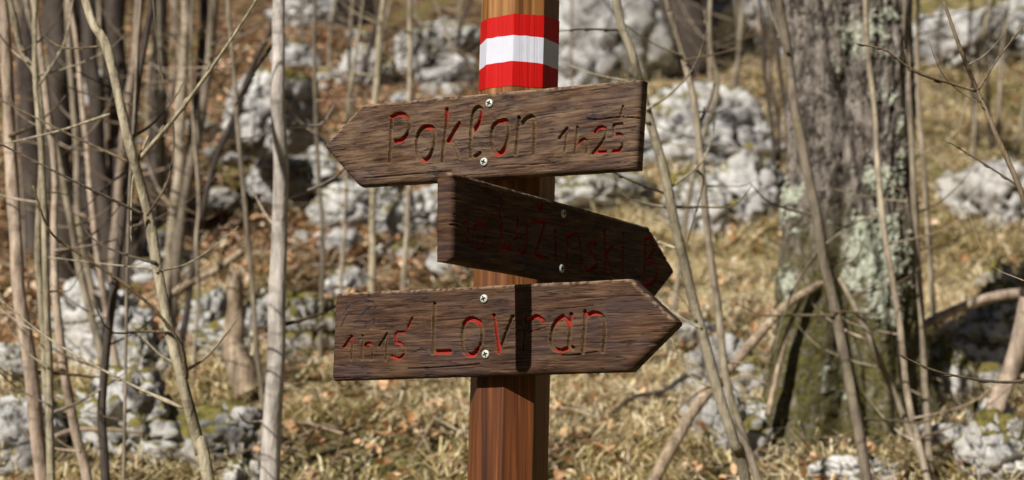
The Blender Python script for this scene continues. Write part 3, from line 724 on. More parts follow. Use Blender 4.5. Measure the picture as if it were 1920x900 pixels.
# dead wood
def log(label, pts, wpx, Yd, mat, name='dead_branch', cat='branch', forks=(), rough=0.16, jag=0.0):
    SEED[0] += 1
    P = [at(x, y, Y_) for (x, y), Y_ in zip(pts, np.linspace(Yd[0], Yd[1], len(pts)))]
    R = list(np.interp(np.linspace(0, 1, len(pts)), np.linspace(0, 1, len(wpx)), wpx) * np.linspace(Yd[0], Yd[1], len(pts)) / F / 2)
    base = P[-1]; root = empty(name, base); tag(root, label, cat)
    tube_obj('stem', np.array(P) - base, R, mat, root, seed=SEED[0], knob=0.2, nseg=14, rough=rough, n=len(pts) * 12, jag=jag)
    for bp, bw, Yb in forks:
        Q = [at(x, y, Yb) for x, y in bp]
        tube_obj('fork', np.array(Q) - base, [bw * Yb / F / 2, bw * Yb / F / 5], mat, root, nseg=7, seed=SEED[0])
    return root
log('long arched dead branch leaning on the lichen trunk', [(1548, 528), (1485, 566), (1425, 628), (1370, 690), (1310, 760), (1262, 830), (1215, 915)], (15, 24), (4.45, 3.9), M_B_DEAD, forks=[([(1360, 705), (1300, 740), (1250, 790)], 10, 4.1), ([(1330, 740), (1390, 705), (1440, 720)], 8, 4.15)])
log('thin dead stick propped beside the lichen trunk root', [(1505, 560), (1482, 610), (1462, 680), (1438, 780)], (9, 12), (4.4, 4.3), M_B_DEAD)
log('leaning reddish dead log in front of the dark undercut rock', [(1925, 560), (1912, 620), (1890, 700), (1862, 775), (1850, 810)], (30, 36), (4.3, 4.3), M_B_PINK, 'dead_log', 'log')
log('curved reddish dead branch lying behind the leaning log', [(1925, 550), (1870, 555), (1815, 572), (1765, 592), (1705, 620)], (20, 17), (4.9, 4.9), M_B_PINK)
log('split tan stump standing among rocks left of the pale trunk', [(436, 516), (437, 545), (442, 590), (440, 640), (456, 690), (480, 735)], (26, 38, 34, 44, 50, 70), (4.75, 4.75), M_B_DEAD, 'broken_stump', 'stump', rough=0.4, jag=0.12)
log('dead branch lying slantwise in the leaf litter left of the stump', [(455, 470), (410, 505), (370, 525), (330, 555)], (14, 18), (5.4, 5.3), M_B_DEAD)
log('reddish fallen branch low in front of the pitted boulder', [(270, 810), (200, 806), (130, 808), (60, 840)], (7, 10), (3.9, 3.9), M_B_PINK)
log('fallen stick lying in the grass below the right tip of the signs', [(1290, 700), (1240, 735), (1190, 745), (1150, 775)], (9, 8), (4.5, 4.4), M_B_DARK)

# the dark trunk in front of the cliff, far up the slope
b = on_ground(1292, 150)
sapling('dark thick tree trunk in front of the pale cliff', [(1278, -60), (1284, 40), (1290, 150)], (84, 100), b[1], M_B_DARK, (), None, up=2.5, name='tree', cat='tree', nseg=14)

# ------------------------------------------------------------------ the big lichen covered tree
def big_tree():
    Yt = on_ground(1578, 842)[1] + 0.12
    pts = [(1590, -60), (1594, 100), (1592, 300), (1588, 450), (1584, 600), (1582, 720), (1580, 800), (1578, 850)]
    wid = [222, 228, 234, 246, 264, 284, 312, 350]
    P = [at(x, y, Yt) for x, y in pts]; R = [w_ * Yt / F / 2 for w_ in wid]
    base = at(1578, 850, Yt); base[2] = float(ground_z(base[0], base[1])) 
    P = [P[0] + np.array([-0.10, 0.1, 3.2]), P[0] + np.array([-0.03, 0.05, 1.4])] + P + [np.array([base[0], Yt, min(base[2], P[-1][2]) - 0.25])]
    R = [R[0] * 0.75, R[0] * 0.9] + R + [R[-1] * 1.1]
    zs = np.array([p[2] for p in P])[::-1]; xs = np.array([p[0] for p in P])[::-1]; ys = np.array([p[1] for p in P])[::-1]; rs = np.array(R)[::-1]
    nz, na = 520, 220
    zz = np.concatenate([np.linspace(zs[0], 2.9, 420), np.linspace(2.91, zs[-1], 100)]); aa = np.arange(na) * 2 * math.pi / na
    A, Zt = np.meshgrid(aa, zz)
    r = np.interp(Zt, zs, rs); cx = np.interp(Zt, zs, xs); cy = np.interp(Zt, zs, ys)
    hgt = Zt - base[2]
    root_f = sstep(0.55, -0.1, hgt)
    r = r * (1 + 0.07 * np.sin(A * 2 + 0.6) + 0.05 * np.sin(A * 3 + 2 + Zt * 0.4) + root_f * 0.22 * np.sin(A * 5 + 1.0))
    # a shallow flute down the front where two stems have grown together
    fl = np.exp(-((A - 4.47 + 0.05 * np.sin(Zt * 4)) / 0.17) ** 2); r = r * (1 - 0.26 * fl)
    ca, sa = np.cos(A), np.sin(A)
    crev = fbm(ca * 6, sa * 6, Zt * 8, 4); rid = 1 - np.abs(2 * fbm(ca * 8, sa * 8, Zt * 11 + 3, 5, 2.1, 0.6) - 1)
    r = r + 0.012 * (crev - 0.5) * 2 - 0.009 * sstep(0.84, 0.98, rid) + 0.010 * (fbm(ca * 30, sa * 30, Zt * 30, 2) - 0.5)
    X = cx + r * ca; Y = cy + r * sa
    # lichen colonies (where they sit on the bark, from the photograph)
    lich = np.zeros_like(r)
    for (px, py, sx, sy, k) in [(1640, 480, 72, 115, 1.35), (1655, 560, 50, 60, 1.2), (1650, 335, 46, 46, 1.25), (1602, 60, 34, 60, 1.0), (1655, 25, 40, 35, 0.9), (1492, 370, 26, 55, 1.2), (1565, 130, 16, 25, 0.9), (1555, 700, 26, 45, 0.9), (1640, 110, 30, 30, 0.8), (1480, 530, 16, 40, 0.9), (1672, 180, 30, 26, 0.8), (1580, 740, 20, 24, 0.8), (1690, 260, 20, 120, 0.75), (1640, 80, 50, 90, 0.85)]:
        q_ = at(px, py, Yt - 0.15); sxm, sym = sx * Yt / F, sy * Yt / F
        lich = np.maximum(lich, k * np.exp(-((X - q_[0]) / sxm) ** 2 - ((Zt - q_[2]) / sym) ** 2) * (Y < cy + 0.05))
    ln = fbm(X * 42, Y * 42, Zt * 42, 5, 2.1, 0.62)
    lich = sstep(0.50, 0.66, lich * 0.72 + (ln - 0.5) * 1.6)
    bubbly = fbm(X * 90, Y * 90, Zt * 90, 2)
    r = r + lich * (0.002 + 0.014 * bubbly); X = cx + r * ca; Y = cy + r * sa
    moss = sstep(0.75, 0.35, hgt + 0.3 * (fbm(ca * 3, sa * 3, Zt * 3, 3) - 0.5))
    V = np.stack([X - base[0], Y - base[1], Zt - base[2]], -1).reshape(-1, 3)
    id_ = np.arange(len(zz) * na).reshape(len(zz), na); nx_ = np.roll(id_, -1, 1)
    Fq = np.stack([id_[:-1], nx_[:-1], nx_[1:], id_[1:]], -1).reshape(-1, 4)
    root = empty('old_tree', base)
    tag(root, 'old tree trunk with grey green lichen and mossy base, right of the signs', 'tree')
    obj('trunk', mesh_np('trunk', V, [Fq], {'lichen': lich.ravel(), 'moss': (moss * (1 - lich)).ravel(), 'crev': (1 - sstep(0.86, 0.99, rid)).ravel()}), M_TREE, root)
    tp = P[0] - base
    for k in range(7):                                   # limbs above the picture
        a = k * 0.9 + 0.4; z0 = random.uniform(-1.2, -0.1)
        s0 = tp + np.array([0.05, 0, z0]); d = np.array([math.cos(a), math.sin(a) * 0.8, 1.0])
        lb = tube_obj('limb', [s0, s0 + d * 0.5, s0 + d * 1.1 + np.array([0, 0, .5])], [0.07, 0.05, 0.02], M_B_GREY, root, nseg=8, seed=k)
        for j in range(3):
            s1 = s0 + d * (0.4 + 0.25 * j); d2 = d + np.array([random.uniform(-.8, .8), random.uniform(-.8, .8), random.uniform(0, .6)])
            tube_obj('twig', [s1, s1 + d2 * 0.3, s1 + d2 * 0.7], [0.018, 0.011, 0.003], M_B_GREY, lb, nseg=6, seed=k + j)
big_tree()

# ------------------------------------------------------------------ the signpost
YP = 2.2
AP = 0.0512                       # half the width across flats of the octagonal post
T_B = 0.024                       # board thickness
POST_YAW = math.radians(-31.0)
def post_axis(z):
    a = at(952, 880, YP); b = at(972.5, 130, YP)
    return a + (b - a) * ((z - a[2]) / (b[2] - a[2]))
zb = float(ground_z(*post_axis(0.3)[:2]))
ztop = at(972, -4, YP)[2]
base = post_axis(zb)
sign = empty('signpost', base)
tag(sign, 'wooden waymark post with red and white bands and three carved arrow boards', 'signpost')

# octagonal shaft: 8 flats, each arris slightly rounded
def octo(z, grow=0.0, shrink=1.0):
    c = post_axis(z); rc = (AP + grow) * shrink / math.cos(math.pi / 8); P = []
    for k in range(8):
        a = POST_YAW - math.pi / 2 + math.pi / 8 + k * math.pi / 4
        for da in (-0.045, 0.0, 0.045):
            r_ = rc * (math.cos(math.pi / 8) / math.cos(math.pi / 8 - abs(da))) if da else rc * 0.996
            P.append((c[0] + r_ * math.cos(a + da), c[1] + r_ * math.sin(a + da), z))
    return np.array(P)
rings = []
zl = list(np.linspace(zb - 0.4, ztop - 0.008, 160))
for z in zl:
    p = octo(z); nse = vn(p[:, 0] * 90, p[:, 1] * 90, np.full(len(p), z * 5)) - 0.5
    ctr = post_axis(z); p[:, :2] = ctr[:2] + (p[:, :2] - ctr[:2]) * (1 + 0.006 * nse)[:, None]; rings.append(p)
rings.append(octo(ztop - 0.003, 0, 0.985)); rings.append(octo(ztop, 0, 0.93))
V = np.vstack(rings) ; nr = len(rings); K = 24
j = np.arange(K); j2 = (j + 1) % K
Fq = np.vstack([np.stack([k * K + j, k * K + j2, (k + 1) * K + j2, (k + 1) * K + j], -1) for k in range(nr - 1)])
topc = np.array([post_axis(ztop)]); V = np.vstack([V, topc])
tri = np.stack([(nr - 1) * K + j, (nr - 1) * K + j2, np.full(K, len(V) - 1)], -1)
post = obj('post', mesh_np('post', V, [Fq, tri], smooth=False), M_POST, sign)
post.location = (0, 0, 0); post.matrix_parent_inverse = Matrix.Translation(-Vector(base))

# painted bands: hand-painted edges, read per arris
def band(name_mat, top_px, bot_px, lab):
    def edge_z(table):
        out = {}
        for k in range(8):
            a = POST_YAW - math.pi / 2 + math.pi / 8 + k * math.pi / 4
            c = post_axis(2.0); rc = AP / math.cos(math.pi / 8)
            out[k] = (c[0] + rc * math.cos(a), c[1] + rc * math.sin(a))
        order = sorted(range(8), key=lambda k: out[k][1])
        vis = sorted(order[:5], key=lambda k: out[k][0])
        zs_ = {}
        for k, py in zip(vis, table):
            px = 960 + out[k][0] / out[k][1] * F
            zs_[k] = at(px, py, out[k][1])[2]
        m = np.mean(list(zs_.values()))
        for k in range(8): zs_.setdefault(k, m)
        return zs_
    zt, zl_ = edge_z(top_px), edge_z(bot_px)
    NSUB = 10; cols = []
    for k in range(8):
        k2 = (k + 1) % 8
        for s in range(NSUB):
            t = s / NSUB
            jt = 0.0012 * (vn(k * 5.0 + t * 5, 3.0 + top_px[0], 1.0) - 0.5); jb = 0.0012 * (vn(k * 5.0 + t * 5, 3.0 + bot_px[0], 1.0) - 0.5)
            cols.append((k + t, zt[k] * (1 - t) + zt[k2] * t + jt, zl_[k] * (1 - t) + zl_[k2] * t + jb))
    V = []; NV = 5
    for (kf, z1, z0) in cols:
        k = int(kf); t = kf - k
        for v in range(NV):
            z = z0 + (z1 - z0) * v / (NV - 1); c = post_axis(z); rc = (AP + 0.0007) / math.cos(math.pi / 8) * 0.9985
            a0 = POST_YAW - math.pi / 2 + math.pi / 8 + k * math.pi / 4; a1 = a0 + math.pi / 4
            x = (1 - t) * math.cos(a0) + t * math.cos(a1); y = (1 - t) * math.sin(a0) + t * math.sin(a1)
            V.append((c[0] + rc * x, c[1] + rc * y, z))
    n = len(cols); i = np.arange(n)[:, None] * NV; i2 = ((np.arange(n) + 1) % n)[:, None] * NV
    Fq = np.vstack([np.concatenate([i + v, i2 + v, i2 + v + 1, i + v + 1], 1) for v in range(NV - 1)])
    o_ = obj('painted_band', mesh_np('painted_band', np.array(V), [Fq], smooth=False), name_mat, post)
    tag(o_, lab)
    o_.location = (0, 0, 0)
band(M_RED, [43, 34.4, 26, 29, 39], [85, 72.4, 65.6, 70.4, 83.6], 'upper red painted band near the post top')
band(M_WHITE, [85, 72.4, 65.6, 70.4, 83.6], [132.4, 121.4, 114, 119.4, 131], 'white painted band between two red bands')
band(M_RED, [132.4, 121.4, 114, 119.4, 131], [171, 166, 161, 164, 172], 'lower red painted band above the top board')

# carved arrow boards
def zpts(pts, ox, oy, s): return [(ox + x / s, oy + y / s) for x, y in pts]

def board(label, corners, arrow, yaw, axis_py, letters, screws, inks, cracks, radii, grey):
    yaw = math.radians(yaw)
    nrm = np.array([math.sin(yaw), -math.cos(yaw), 0.0]); ax = np.array([math.cos(yaw), math.sin(yaw), 0.0])
    c = post_axis(at(960, axis_py, YP)[2]); p0 = c + nrm * (AP + T_B + (-0.0005 if yaw > 0 else 0.0022))
    eye = np.array([0, 0, CAM_H])
    def loc(p):
        d = ray(*p); t = ((p0 - eye) @ nrm) / (d @ nrm); q_ = eye + d * t - p0
        return np.array([q_ @ ax, q_[2]])
    C = {k: loc(v) for k, v in corners.items()}          # corners in the board's own plane, metres
    if arrow == 'L': B = [C['tip'], C['bl'], C['br']]; Tt = [C['tip'], C['tl'], C['tr']]
    else: B = [C['bl'], C['br'], C['tip']]; Tt = [C['tl'], C['tr'], C['tip']]
    B, Tt = np.array(B), np.array(Tt)
    ln = np.abs(np.diff((B[:, 0] + Tt[:, 0]) / 2)); tot = ln.sum(); brk = ln[0] / tot
    step = 0.00085
    nu = int(tot / step); nv = int(np.linalg.norm(C['tl'] - C['bl']) / step)
    us = np.linspace(0, 1, nu)
    us = np.clip(us, 0.004, 1) if arrow == 'L' else np.clip(us, 0, 0.996)
    us = np.unique(np.append(us, brk)); nu = len(us)
    par = np.array([0, brk, 1])
    def along(Q): return np.stack([np.interp(us, par, Q[:, 0]), np.interp(us, par, Q[:, 1])], -1)
    lo, hi = along(B), along(Tt)
    L_ = np.linspace(0, 1, nv); L_ = L_ + 0.012 * np.sin(2 * math.pi * L_) * -1
    G = lo[:, None, :] * (1 - L_)[None, :, None] + hi[:, None, :] * L_[None, :, None]
    x, z = G[..., 0].copy(), G[..., 1].copy()
    sd = abs(hash(arrow)) % 1; sd = axis_py * 0.137
    # uneven weathered outline
    vv = (L_ - 0.5)[None, :] * 2
    z += 0.0008 * (fbm(x * 60, sd + 0 * x, 1, 3) - 0.5) * vv
    h = np.zeros_like(x)
    warp = 0.010 * (fbm(x * 6, z * 10, sd, 3) - 0.5)
    grain = fbm(x * 22, (z + warp) * 520, sd, 4); grain2 = fbm(x * 60, (z + warp) * 1100, sd + 5, 2)
    h += 0.0006 * (grain - 0.5) + 0.0004 * (grain2 - 0.5) + 0.0010 * (fbm(x * 9, z * 28, sd + 2, 2) - 0.5)
    chk = fbm(x * 20, (z + warp) * 380, sd + 9, 3)
    h -= 0.0013 * sstep(0.65, 0.74, chk)                  # small drying checks
    def segd(p, a, b):
        ab = b - a; t = np.clip(((p[0] - a[0]) * ab[0] + (p[1] - a[1]) * ab[1]) / (ab @ ab + 1e-12), 0, 1)
        return np.hypot(p[0] - a[0] - ab[0] * t, p[1] - a[1] - ab[1] * t)
    # rounded arrises
    worn_lit = np.zeros_like(x)
    edges = [('top', Tt[0], Tt[1]), ('top', Tt[1], Tt[2]), ('bot', B[0], B[1]), ('bot', B[1], B[2]), ('end', C['tl'] if arrow == 'R' else C['tr'], C['bl'] if arrow == 'R' else C['br'])]
    en = fbm(x * 45, z * 45, sd + 3, 3)
    for kind, a, b_ in edges:
        r_ = radii[kind] * (0.85 + 0.3 * en); d = segd((x, z), a, b_)
        kk = np.clip(1 - d / r_, 0, 1); h -= r_ * (1 - np.sqrt(1 - kk ** 2 * 0.985)) * 0.85
        if kind == 'top': worn_lit = np.maximum(worn_lit, sstep(0.0055, 0.0010, d) * sstep(0.30, 0.62, fbm(x * 210, z * 210, sd, 3)))
    for pts, dep in cracks:
        Q = catmull(np.array([loc(p) for p in pts]), 24)
        d = np.min([segd((x, z), Q[k], Q[k + 1]) for k in range(23)], axis=0)
        h -= dep * sstep(0.0013, 0.0004, d)
    ink = np.zeros_like(x)
    for pts, wd, op in inks:
        Q = catmull(np.array([loc(p) for p in pts]), len(pts) * 6)
        d = np.min([segd((x, z), Q[k], Q[k + 1]) for k in range(len(Q) - 1)], axis=0)
        ink = np.maximum(ink, op * sstep(wd, wd * 0.4, d) * sstep(0.25, 0.6, fbm(x * 150, z * 150, sd, 2)))
    # letters cut with a round gouge
    paint = np.zeros_like(x); raw_lit = np.zeros_like(x); lid = np.full(x.shape, -1); groove = np.zeros_like(x)
    pn = fbm(x * 130, z * 130, sd + 7, 3); pn2 = fbm(x * 300, z * 300, sd + 8, 2)
    for li, (ch, hw, dep, strokes) in enumerate(letters):
        best = np.full(x.shape, 9.0); pw = np.zeros_like(x)
        for st in strokes:
            pts = st[0]; force = st[1] if len(st) > 1 else None
            Q = np.array([loc(p) for p in pts])
            if len(Q) > 2: Q = catmull(Q, len(Q) * 4)
            for k in range(len(Q) - 1):
                d = segd((x, z), Q[k], Q[k + 1]); t_ = Q[k + 1] - Q[k]
                hz = abs(t_[0]) / (np.hypot(*t_) + 1e-9)
                wgt = hz if force is None else (force[0] * (1 - k / (len(Q) - 2 + 1e-9)) + force[1] * k / (len(Q) - 2 + 1e-9) if hasattr(force, '__len__') else force)
                m = d < best; best = np.where(m, d, best); pw = np.where(m, wgt, pw)
        hw_ = hw * (0.88 + 0.3 * (fbm(x * 60, z * 60, sd + li, 2)))
        k = np.clip(best / hw_, 0, 1)
        groove = np.maximum(groove, dep * np.sqrt(1 - k ** 2.6) * (best < hw_))
        inside = best < hw_ * 0.97
        paint = np.maximum(paint, sstep(0.50, 0.85, pw + (pn - 0.5) * 1.1) * sstep(0.24, 0.40, pn2) * inside * 0.95)
        raw_lit = np.maximum(raw_lit, sstep(1.18, 1.0, best / hw_) * (0.15 + 0.85 * sstep(0.70, 1.0, best / hw_)) * 0.95)
        lid = np.where(best < hw_ * 1.05, li, lid)
    h = h * (1 - 0.8 * sstep(0.001, 0.004, groove)) - groove
    raw_lit = raw_lit * (1 - paint)
    nu_, nv_ = x.shape
    V = np.stack([x, -h, z], -1).reshape(-1, 3)
    id_ = np.arange(nu_ * nv_).reshape(nu_, nv_)
    Fq = np.stack([id_[:-1, :-1], id_[1:, :-1], id_[1:, 1:], id_[:-1, 1:]], -1).reshape(-1, 4)
    fl = lid[:-1, :-1].ravel()
    at_all = {'paint': paint.ravel(), 'raw_lit': raw_lit.ravel(), 'ink': ink.ravel(), 'worn_lit': worn_lit.ravel(), 'grey': np.full(x.size, grey)}
    # sides and back
    ring = np.concatenate([id_[:, 0], id_[-1, 1:], id_[-2::-1, -1], id_[0, -2:0:-1]])
    rv = V[ring]; mid = rv.copy(); nr_ = len(ring)
    per = np.concatenate([[0], np.cumsum(np.linalg.norm(np.diff(rv, axis=0), axis=1))])
    cen = np.array([x.mean(), z.mean()])
    layers = []
    for yy, ins in ((0.010, 0.0), (T_B - 0.004, 0.0), (T_B, 0.0025)):
        m = rv.copy(); m[:, 1] = np.maximum(rv[:, 1] + 0.0005, yy)
        dr = m[:, [0, 2]] - cen; dn = dr / (np.linalg.norm(dr, axis=1)[:, None] + 1e-9)
        jit = 0.0006 * (vn(per * 400, yy * 500 + 0 * per, sd) - 0.5) - ins
        m[:, 0] += dn[:, 0] * jit; m[:, 2] += dn[:, 1] * jit; layers.append(m)
    nb = len(V); Vs = np.vstack([V] + layers)
    prev = ring; side = []
    for k in range(3):
        cur = nb + k * nr_ + np.arange(nr_)
        side.append(np.stack([prev, np.roll(prev, -1), np.roll(cur, -1), cur], -1)[:, ::-1]); prev = cur
    # back face: strips between the bottom and top runs of the last layer
    lo_i = nb + 2 * nr_ + np.arange(nu_); hi_i = nb + 2 * nr_ + (nu_ - 1 + nv_ - 1) + np.arange(nu_)[::-1]
    back = np.stack([lo_i[:-1], hi_i[:-1], hi_i[1:], lo_i[1:]], -1)
    allattr = {k: np.concatenate([v, np.full(3 * nr_, grey if k == 'grey' else 0.0)]) for k, v in at_all.items()}
    def sub(name, faces):
        fs = [f for f in faces if len(f)]
        used = np.unique(np.concatenate([f.ravel() for f in fs])); mp = np.full(len(Vs), -1); mp[used] = np.arange(len(used))
        return mesh_np(name, Vs[used], [mp[f] for f in fs], {k: v[used] for k, v in allattr.items()})
    bo = obj('sign_board', sub('sign_board', [Fq[fl < 0]] + side + [back]), M_BOARD, sign)
    R3 = Matrix((ax, -nrm, (0, 0, 1))).transposed()
    bo.matrix_parent_inverse = Matrix.Identity(4)
    bo.matrix_basis = Matrix.Translation(Vector(p0 - base)) @ R3.to_4x4()
    tag(bo, label)
    for li, (ch, *_r) in enumerate(letters):
        fs = Fq[fl == li]
        if len(fs): obj('carved_letter', sub('carved_letter', [fs]), M_BOARD, bo)['label'] = 'carved character ' + ch + ' with weathered red paint'
    for s in screws:
        l = loc(s); so_ = obj('screw', SCREW, None, bo); so_.location = (l[0], -0.0007, l[1]); so_.rotation_euler = (0, random.uniform(0, 1.5), 0)
    return bo

def screw_mesh():
    r = 0.0057; n = 28; prof = [(0.0, 0.0018), (0.35, 0.0018), (0.75, 0.0016), (0.94, 0.0011), (1.0, 0.0), (1.0, -0.0015)]
    bm = bmesh.new(); rings = []
    for k, (rr_, hh) in enumerate(prof[1:]):
        rings.append([bm.verts.new((rr_ * r * math.cos(i * 2 * math.pi / n), -hh, rr_ * r * math.sin(i * 2 * math.pi / n))) for i in range(n)])
    c = bm.verts.new((0, -prof[0][1], 0))
    for i in range(n): bm.faces.new((c, rings[0][i], rings[0][(i + 1) % n]))
    for a, b in zip(rings[:-1], rings[1:]):
        for i in range(n): bm.faces.new((a[i], b[i], b[(i + 1) % n], a[(i + 1) % n]))
    # flat near-black cross, painting the shade inside a recess
    pr = []
    for k in range(4):
        a = k * math.pi / 2
        for (u, v) in ((0.64, -0.13), (0.64, 0.13), (0.2, 0.2)):
            pr.append(bm.verts.new((r * (u * math.cos(a) - v * math.sin(a)), -0.0021, r * (u * math.sin(a) + v * math.cos(a)))))
    f = bm.faces.new(pr); f.material_index = 1
    bmesh.ops.recalc_face_normals(bm, faces=bm.faces)
    me = bpy.data.meshes.new('screw'); bm.to_mesh(me); bm.free()
    me.materials.append(M_STEEL); me.materials.append(M_RECESS_SHADE)
    for p in me.polygons: p.use_smooth = p.material_index == 0
    return me
SCREW = screw_mesh()

BW, BD = 0.0033, 0.0058     # big letters: half width, depth
SW, SD_ = 0.0021, 0.0042    # small figures
a5 = lambda pts: zpts(pts, 700, 180, 5.623)
a6 = lambda pts: zpts(pts, 920, 150, 5.0)
a4 = lambda pts: zpts(pts, 620, 520, 4.5)
ac = lambda pts: zpts(pts, 920, 520, 4.5)
am = lambda pts: zpts(pts, 820, 310, 4.09)
an = lambda pts: zpts(pts, 1040, 370, 4.5)
POKLON = [
 ('P', BW, BD, [(a5([(190, 235), (185, 330), (180, 500), (168, 690)]), (0.7, 0.0)), (a5([(185, 222), (240, 192), (300, 190), (350, 228), (372, 290), (370, 350), (340, 420), (290, 465), (225, 482)]),)]),
 ('o', BW, BD, [(a5([(555, 322), (612, 330), (640, 380), (642, 480), (625, 570), (590, 640), (540, 678), (490, 658), (462, 600), (457, 500), (470, 410), (510, 345), (555, 322)]),)]),
 ('k', BW * 0.9, BD, [(a5([(772, 140), (766, 300), (745, 450), (735, 560), (725, 690)]), (1.0, -0.2)), (a5([(900, 290), (850, 370), (785, 478)]), 0.85), (a5([(810, 475), (860, 545), (902, 670)]), 0.0)]),
 ('l', BW * 0.9, BD, [(a5([(1022, 640), (1022, 480), (1035, 280), (1047, 190), (1072, 132), (1110, 117), (1135, 150), (1130, 220), (1110, 290), (1060, 368)]), (-0.4, 1.3)), (a5([(1072, 635), (1120, 600)]), 0.0)]),
 ('o', BW, BD, [(a5([(1330, 268), (1390, 256), (1420, 310), (1420, 400), (1405, 480), (1380, 560), (1330, 608), (1280, 590), (1252, 530), (1242, 440), (1254, 350), (1285, 290), (1330, 268)]),)]),
 ('n', BW * 0.9, BD, [(a6([(262, 352), (250, 500), (235, 690)]), 0.0), (a6([(290, 410), (330, 362), (380, 342), (402, 372), (408, 450), (406, 560), (400, 690)]), 0.0)]),
 ('1', SW, SD_, [(a6([(640, 550), (680, 492), (715, 452)]), (0.2, 1.0)), (a6([(715, 452), (705, 550), (692, 670)]), (0.5, 0.0))]),
 ('h', SW, SD_, [(a6([(810, 440), (800, 560), (785, 690)]), 0.0), (a6([(815, 600), (850, 562), (885, 560), (905, 612), (897, 682)]), (1.0, 0.0))]),
 ('2', SW, SD_, [(a6([(975, 490), (1000, 455), (1040, 440), (1075, 465), (1070, 530), (1020, 610), (955, 690)]),), (a6([(985, 676), (1075, 672)]), 1.0)]),
 ('5', SW, SD_, [(a6([(1230, 412), (1160, 420), (1150, 470), (1150, 510)]), 0.0), (a6([(1165, 512), (1210, 507), (1238, 550), (1235, 610), (1200, 660), (1145, 670)]),)]),
 ('minute mark', SW * 0.8, SD_ * 0.8, [(a6([(1240, 245), (1210, 345)]), 0.0)]),
]
LOVRAN = [
 ('1', SW, SD_, [(a4([(105, 590), (140, 545), (172, 495)]), 0.95), (a4([(172, 495), (180, 560), (170, 690)]), (0.9, -0.2))]),
 ('h', SW, SD_, [(a4([(265, 490), (265, 600), (262, 690)]), 0.0), (a4([(275, 590), (310, 556), (345, 570), (355, 620), (343, 690)]), (1.2, -0.2))]),
 ('1', SW, SD_, [(a4([(405, 580), (440, 530), (470, 475)]), 0.0), (a4([(470, 475), (470, 600), (460, 695)]), 0.0)]),
 ('5', SW, SD_, [(a4([(620, 465), (550, 470), (545, 540)]), 1.0), (a4([(545, 548), (590, 560), (620, 600), (615, 650), (570, 685), (515, 665)]), )]),
 ('minute mark', SW, SD_, [(a4([(685, 345), (650, 420)]), 0.9)]),
 ('L', BW, BD, [(a4([(873, 228), (868, 400), (860, 635)]), -0.3), (a4([(868, 632), (1003, 626)]), 1.1)]),
 ('o', BW, BD, [(a4([(1190, 345), (1250, 380), (1275, 450), (1270, 540), (1240, 610), (1190, 655), (1140, 640), (1112, 580), (1108, 500), (1120, 410), (1150, 360), (1190, 345)]),)]),
 ('v', BW * 0.85, BD, [(ac([(25, 320), (45, 450), (68, 630)]), 0.9), (ac([(182, 330), (130, 460), (70, 630)]), 0.0)]),
 ('r', BW * 0.85, BD, [(ac([(290, 330), (280, 480), (268, 622)]), (0.6, 0.0)), (ac([(318, 372), (370, 332), (410, 340), (447, 376)]), 1.1)]),
 ('a', BW * 0.9, BD, [(ac([(602, 330), (552, 370), (516, 450), (505, 540), (530, 600), (590, 616), (642, 602)]),), (ac([(605, 327), (640, 365), (668, 408)]), 1.0), (ac([(677, 312), (668, 450), (650, 600)]), (0.7, -0.3)), (ac([(685, 592), (695, 598)]), 0.0)]),
 ('n', BW * 0.9, BD, [(ac([(793, 290), (786, 450), (772, 630)]), (0.95, -0.3)), (ac([(815, 322), (860, 300), (920, 312), (955, 370), (960, 480), (946, 622)]), (1.4, -0.5))]),
]
LUZ = [
 ('1', SW, SD_, [(am([(205, 442), (232, 425), (228, 605)]), 1.25)]),
 ('0', SW, SD_, [(am([(330, 440), (362, 470), (365, 560), (345, 620), (310, 640), (285, 600), (283, 500), (300, 450), (330, 440)]), 1.25)]),
 ('minute mark', SW * 0.8, SD_, [(am([(410, 378), (394, 422)]), 0.95)]),
 ('L', BW, BD, [(am([(490, 235), (490, 420), (488, 612)]), 0.75), (am([(482, 622), (568, 636)]), 1.25)]),
 ('u', BW * 0.85, BD, [(am([(614, 400), (617, 600), (640, 660), (672, 662), (688, 590), (694, 420)]), 0.90)]),
 ('z with caron', BW * 0.85, BD, [(am([(735, 430), (830, 432)]), 1.25), (am([(830, 432), (790, 560), (748, 690)]), 1.05), (am([(748, 690), (850, 706)]), 1.25), (am([(768, 288), (786, 346), (812, 290)]), 1.15)]),
 ('i', BW * 0.85, BD, [(am([(905, 470), (905, 600), (910, 720)]), 1.25)]),
 ('n', BW * 0.85, BD, [(an([(105, 310), (108, 450), (115, 580)]), 1.15), (an([(120, 332), (180, 302), (208, 350), (215, 470), (225, 600)]), 1.05)]),
 ('s', BW * 0.85, BD, [(an([(352, 392), (300, 380), (285, 440), (345, 500), (352, 575), (295, 612), (250, 590)]), 1.25)]),
 ('k', BW * 0.85, BD, [(an([(422, 265), (424, 450), (425, 640)]), 1.15), (an([(490, 410), (436, 490), (500, 655)]), 1.25)]),
 ('i', BW * 0.85, BD, [(an([(575, 370), (575, 500), (573, 640)]), 1.05), (an([(582, 298), (576, 318)]), 1.25)]),
 ('B', BW * 0.9, BD, [(an([(765, 362), (762, 520), (757, 700)]), 1.05), (an([(762, 352), (818, 342), (832, 450), (790, 530), (848, 560), (862, 660), (822, 728), (752, 738)]), 1.25)]),
]
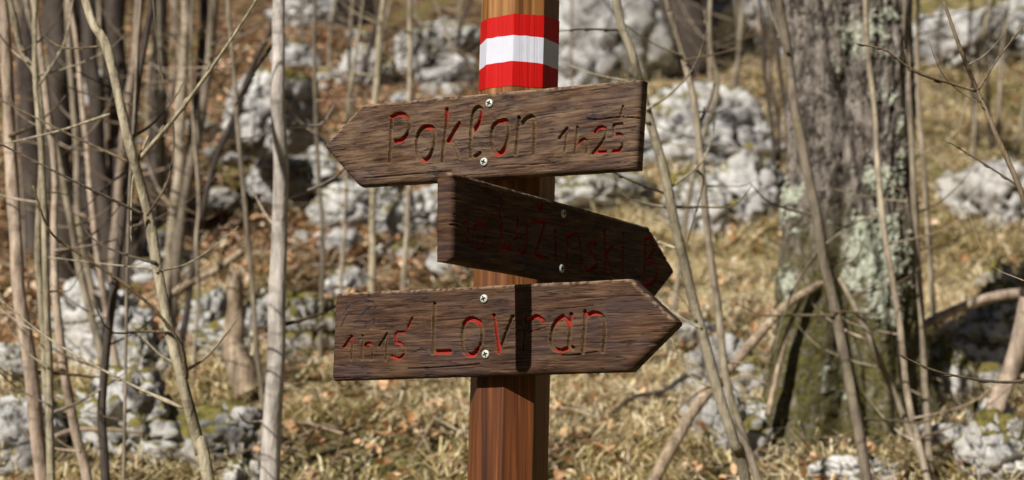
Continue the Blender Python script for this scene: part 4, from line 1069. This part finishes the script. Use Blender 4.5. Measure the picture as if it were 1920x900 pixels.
board('weathered top board pointing left, carved Poklon 1h 25 minutes', {'tip': (606, 275), 'tl': (680, 196), 'tr': (1202, 149), 'br': (1192, 317), 'bl': (670, 349)}, 'L', -30, 250, POKLON,
      [(918, 193.5), (908, 303.5)],
      [(a6([(900, 330), (940, 305), (985, 330), (975, 375), (930, 375), (905, 345)]), 0.0009, 0.55), (a6([(1060, 130), (1100, 200), (1080, 260), (960, 250), (970, 420)]), 0.0008, 0.45), (a6([(840, 240), (900, 290), (1000, 300)]), 0.0008, 0.4),
       (a5([(660, 378), (730, 375)]), 0.004, 0.5), (a5([(790, 250), (1020, 250)]), 0.004, 0.5), (a5([(190, 280), (350, 262)]), 0.006, 0.35), (a6([(180, 360), (250, 400)]), 0.008, 0.4), (a6([(720, 470), (900, 480)]), 0.006, 0.35)],
      [(a6([(900, 362), (1000, 368), (1150, 352), (1260, 348), (1385, 356)]), 0.004), (zpts([(230, 835), (420, 820), (640, 800)], 590, 0, 2.5), 0.0025), (a6([(0, 810), (150, 795), (400, 790), (600, 780)]), 0.002)],
      {'top': 0.0035, 'bot': 0.010, 'end': 0.008}, 0.36)
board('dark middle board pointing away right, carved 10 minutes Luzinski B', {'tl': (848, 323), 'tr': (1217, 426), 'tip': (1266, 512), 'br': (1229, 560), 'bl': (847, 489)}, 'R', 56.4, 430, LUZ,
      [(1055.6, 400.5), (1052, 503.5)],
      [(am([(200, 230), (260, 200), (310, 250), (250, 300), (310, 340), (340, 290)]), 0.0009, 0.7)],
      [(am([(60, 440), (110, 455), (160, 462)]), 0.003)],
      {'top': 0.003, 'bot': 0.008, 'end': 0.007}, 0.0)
board('brown bottom board pointing right, carved Lovran 1h 15 minutes', {'tl': (630, 550), 'tr': (1182, 523), 'tip': (1270, 606), 'br': (1179, 697), 'bl': (622, 714)}, 'R', -30, 620, LOVRAN,
      [(908, 560), (911, 664)],
      [(a4([(105, 310), (150, 245), (220, 200), (300, 190), (365, 212), (382, 245), (340, 270), (300, 262), (318, 318), (350, 330), (368, 372), (312, 440), (288, 405), (330, 362), (372, 352)]), 0.0015, 1.0),
       (a4([(90, 410), (115, 350), (150, 300), (180, 310)]), 0.0014, 0.95), (a4([(190, 385), (240, 360), (290, 372), (340, 365)]), 0.0014, 0.95), (a4([(250, 330), (300, 270), (340, 250)]), 0.0014, 0.95),
       (a5([(0, 0), (1, 0)]), 0.0001, 0.0)],
      [(a4([(650, 770), (800, 765), (1100, 745), (1250, 730)]), 0.003), (a4([(700, 330), (760, 325), (835, 318)]), 0.0010), (ac([(320, 460), (400, 440), (480, 415)]), 0.002), (ac([(600, 660), (700, 655), (900, 625)]), 0.0025), (ac([(560, 270), (660, 262), (860, 240)]), 0.0018), (a4([(40, 600), (100, 606)]), 0.002)],
      {'top': 0.003, 'bot': 0.0085, 'end': 0.003}, 0.05)
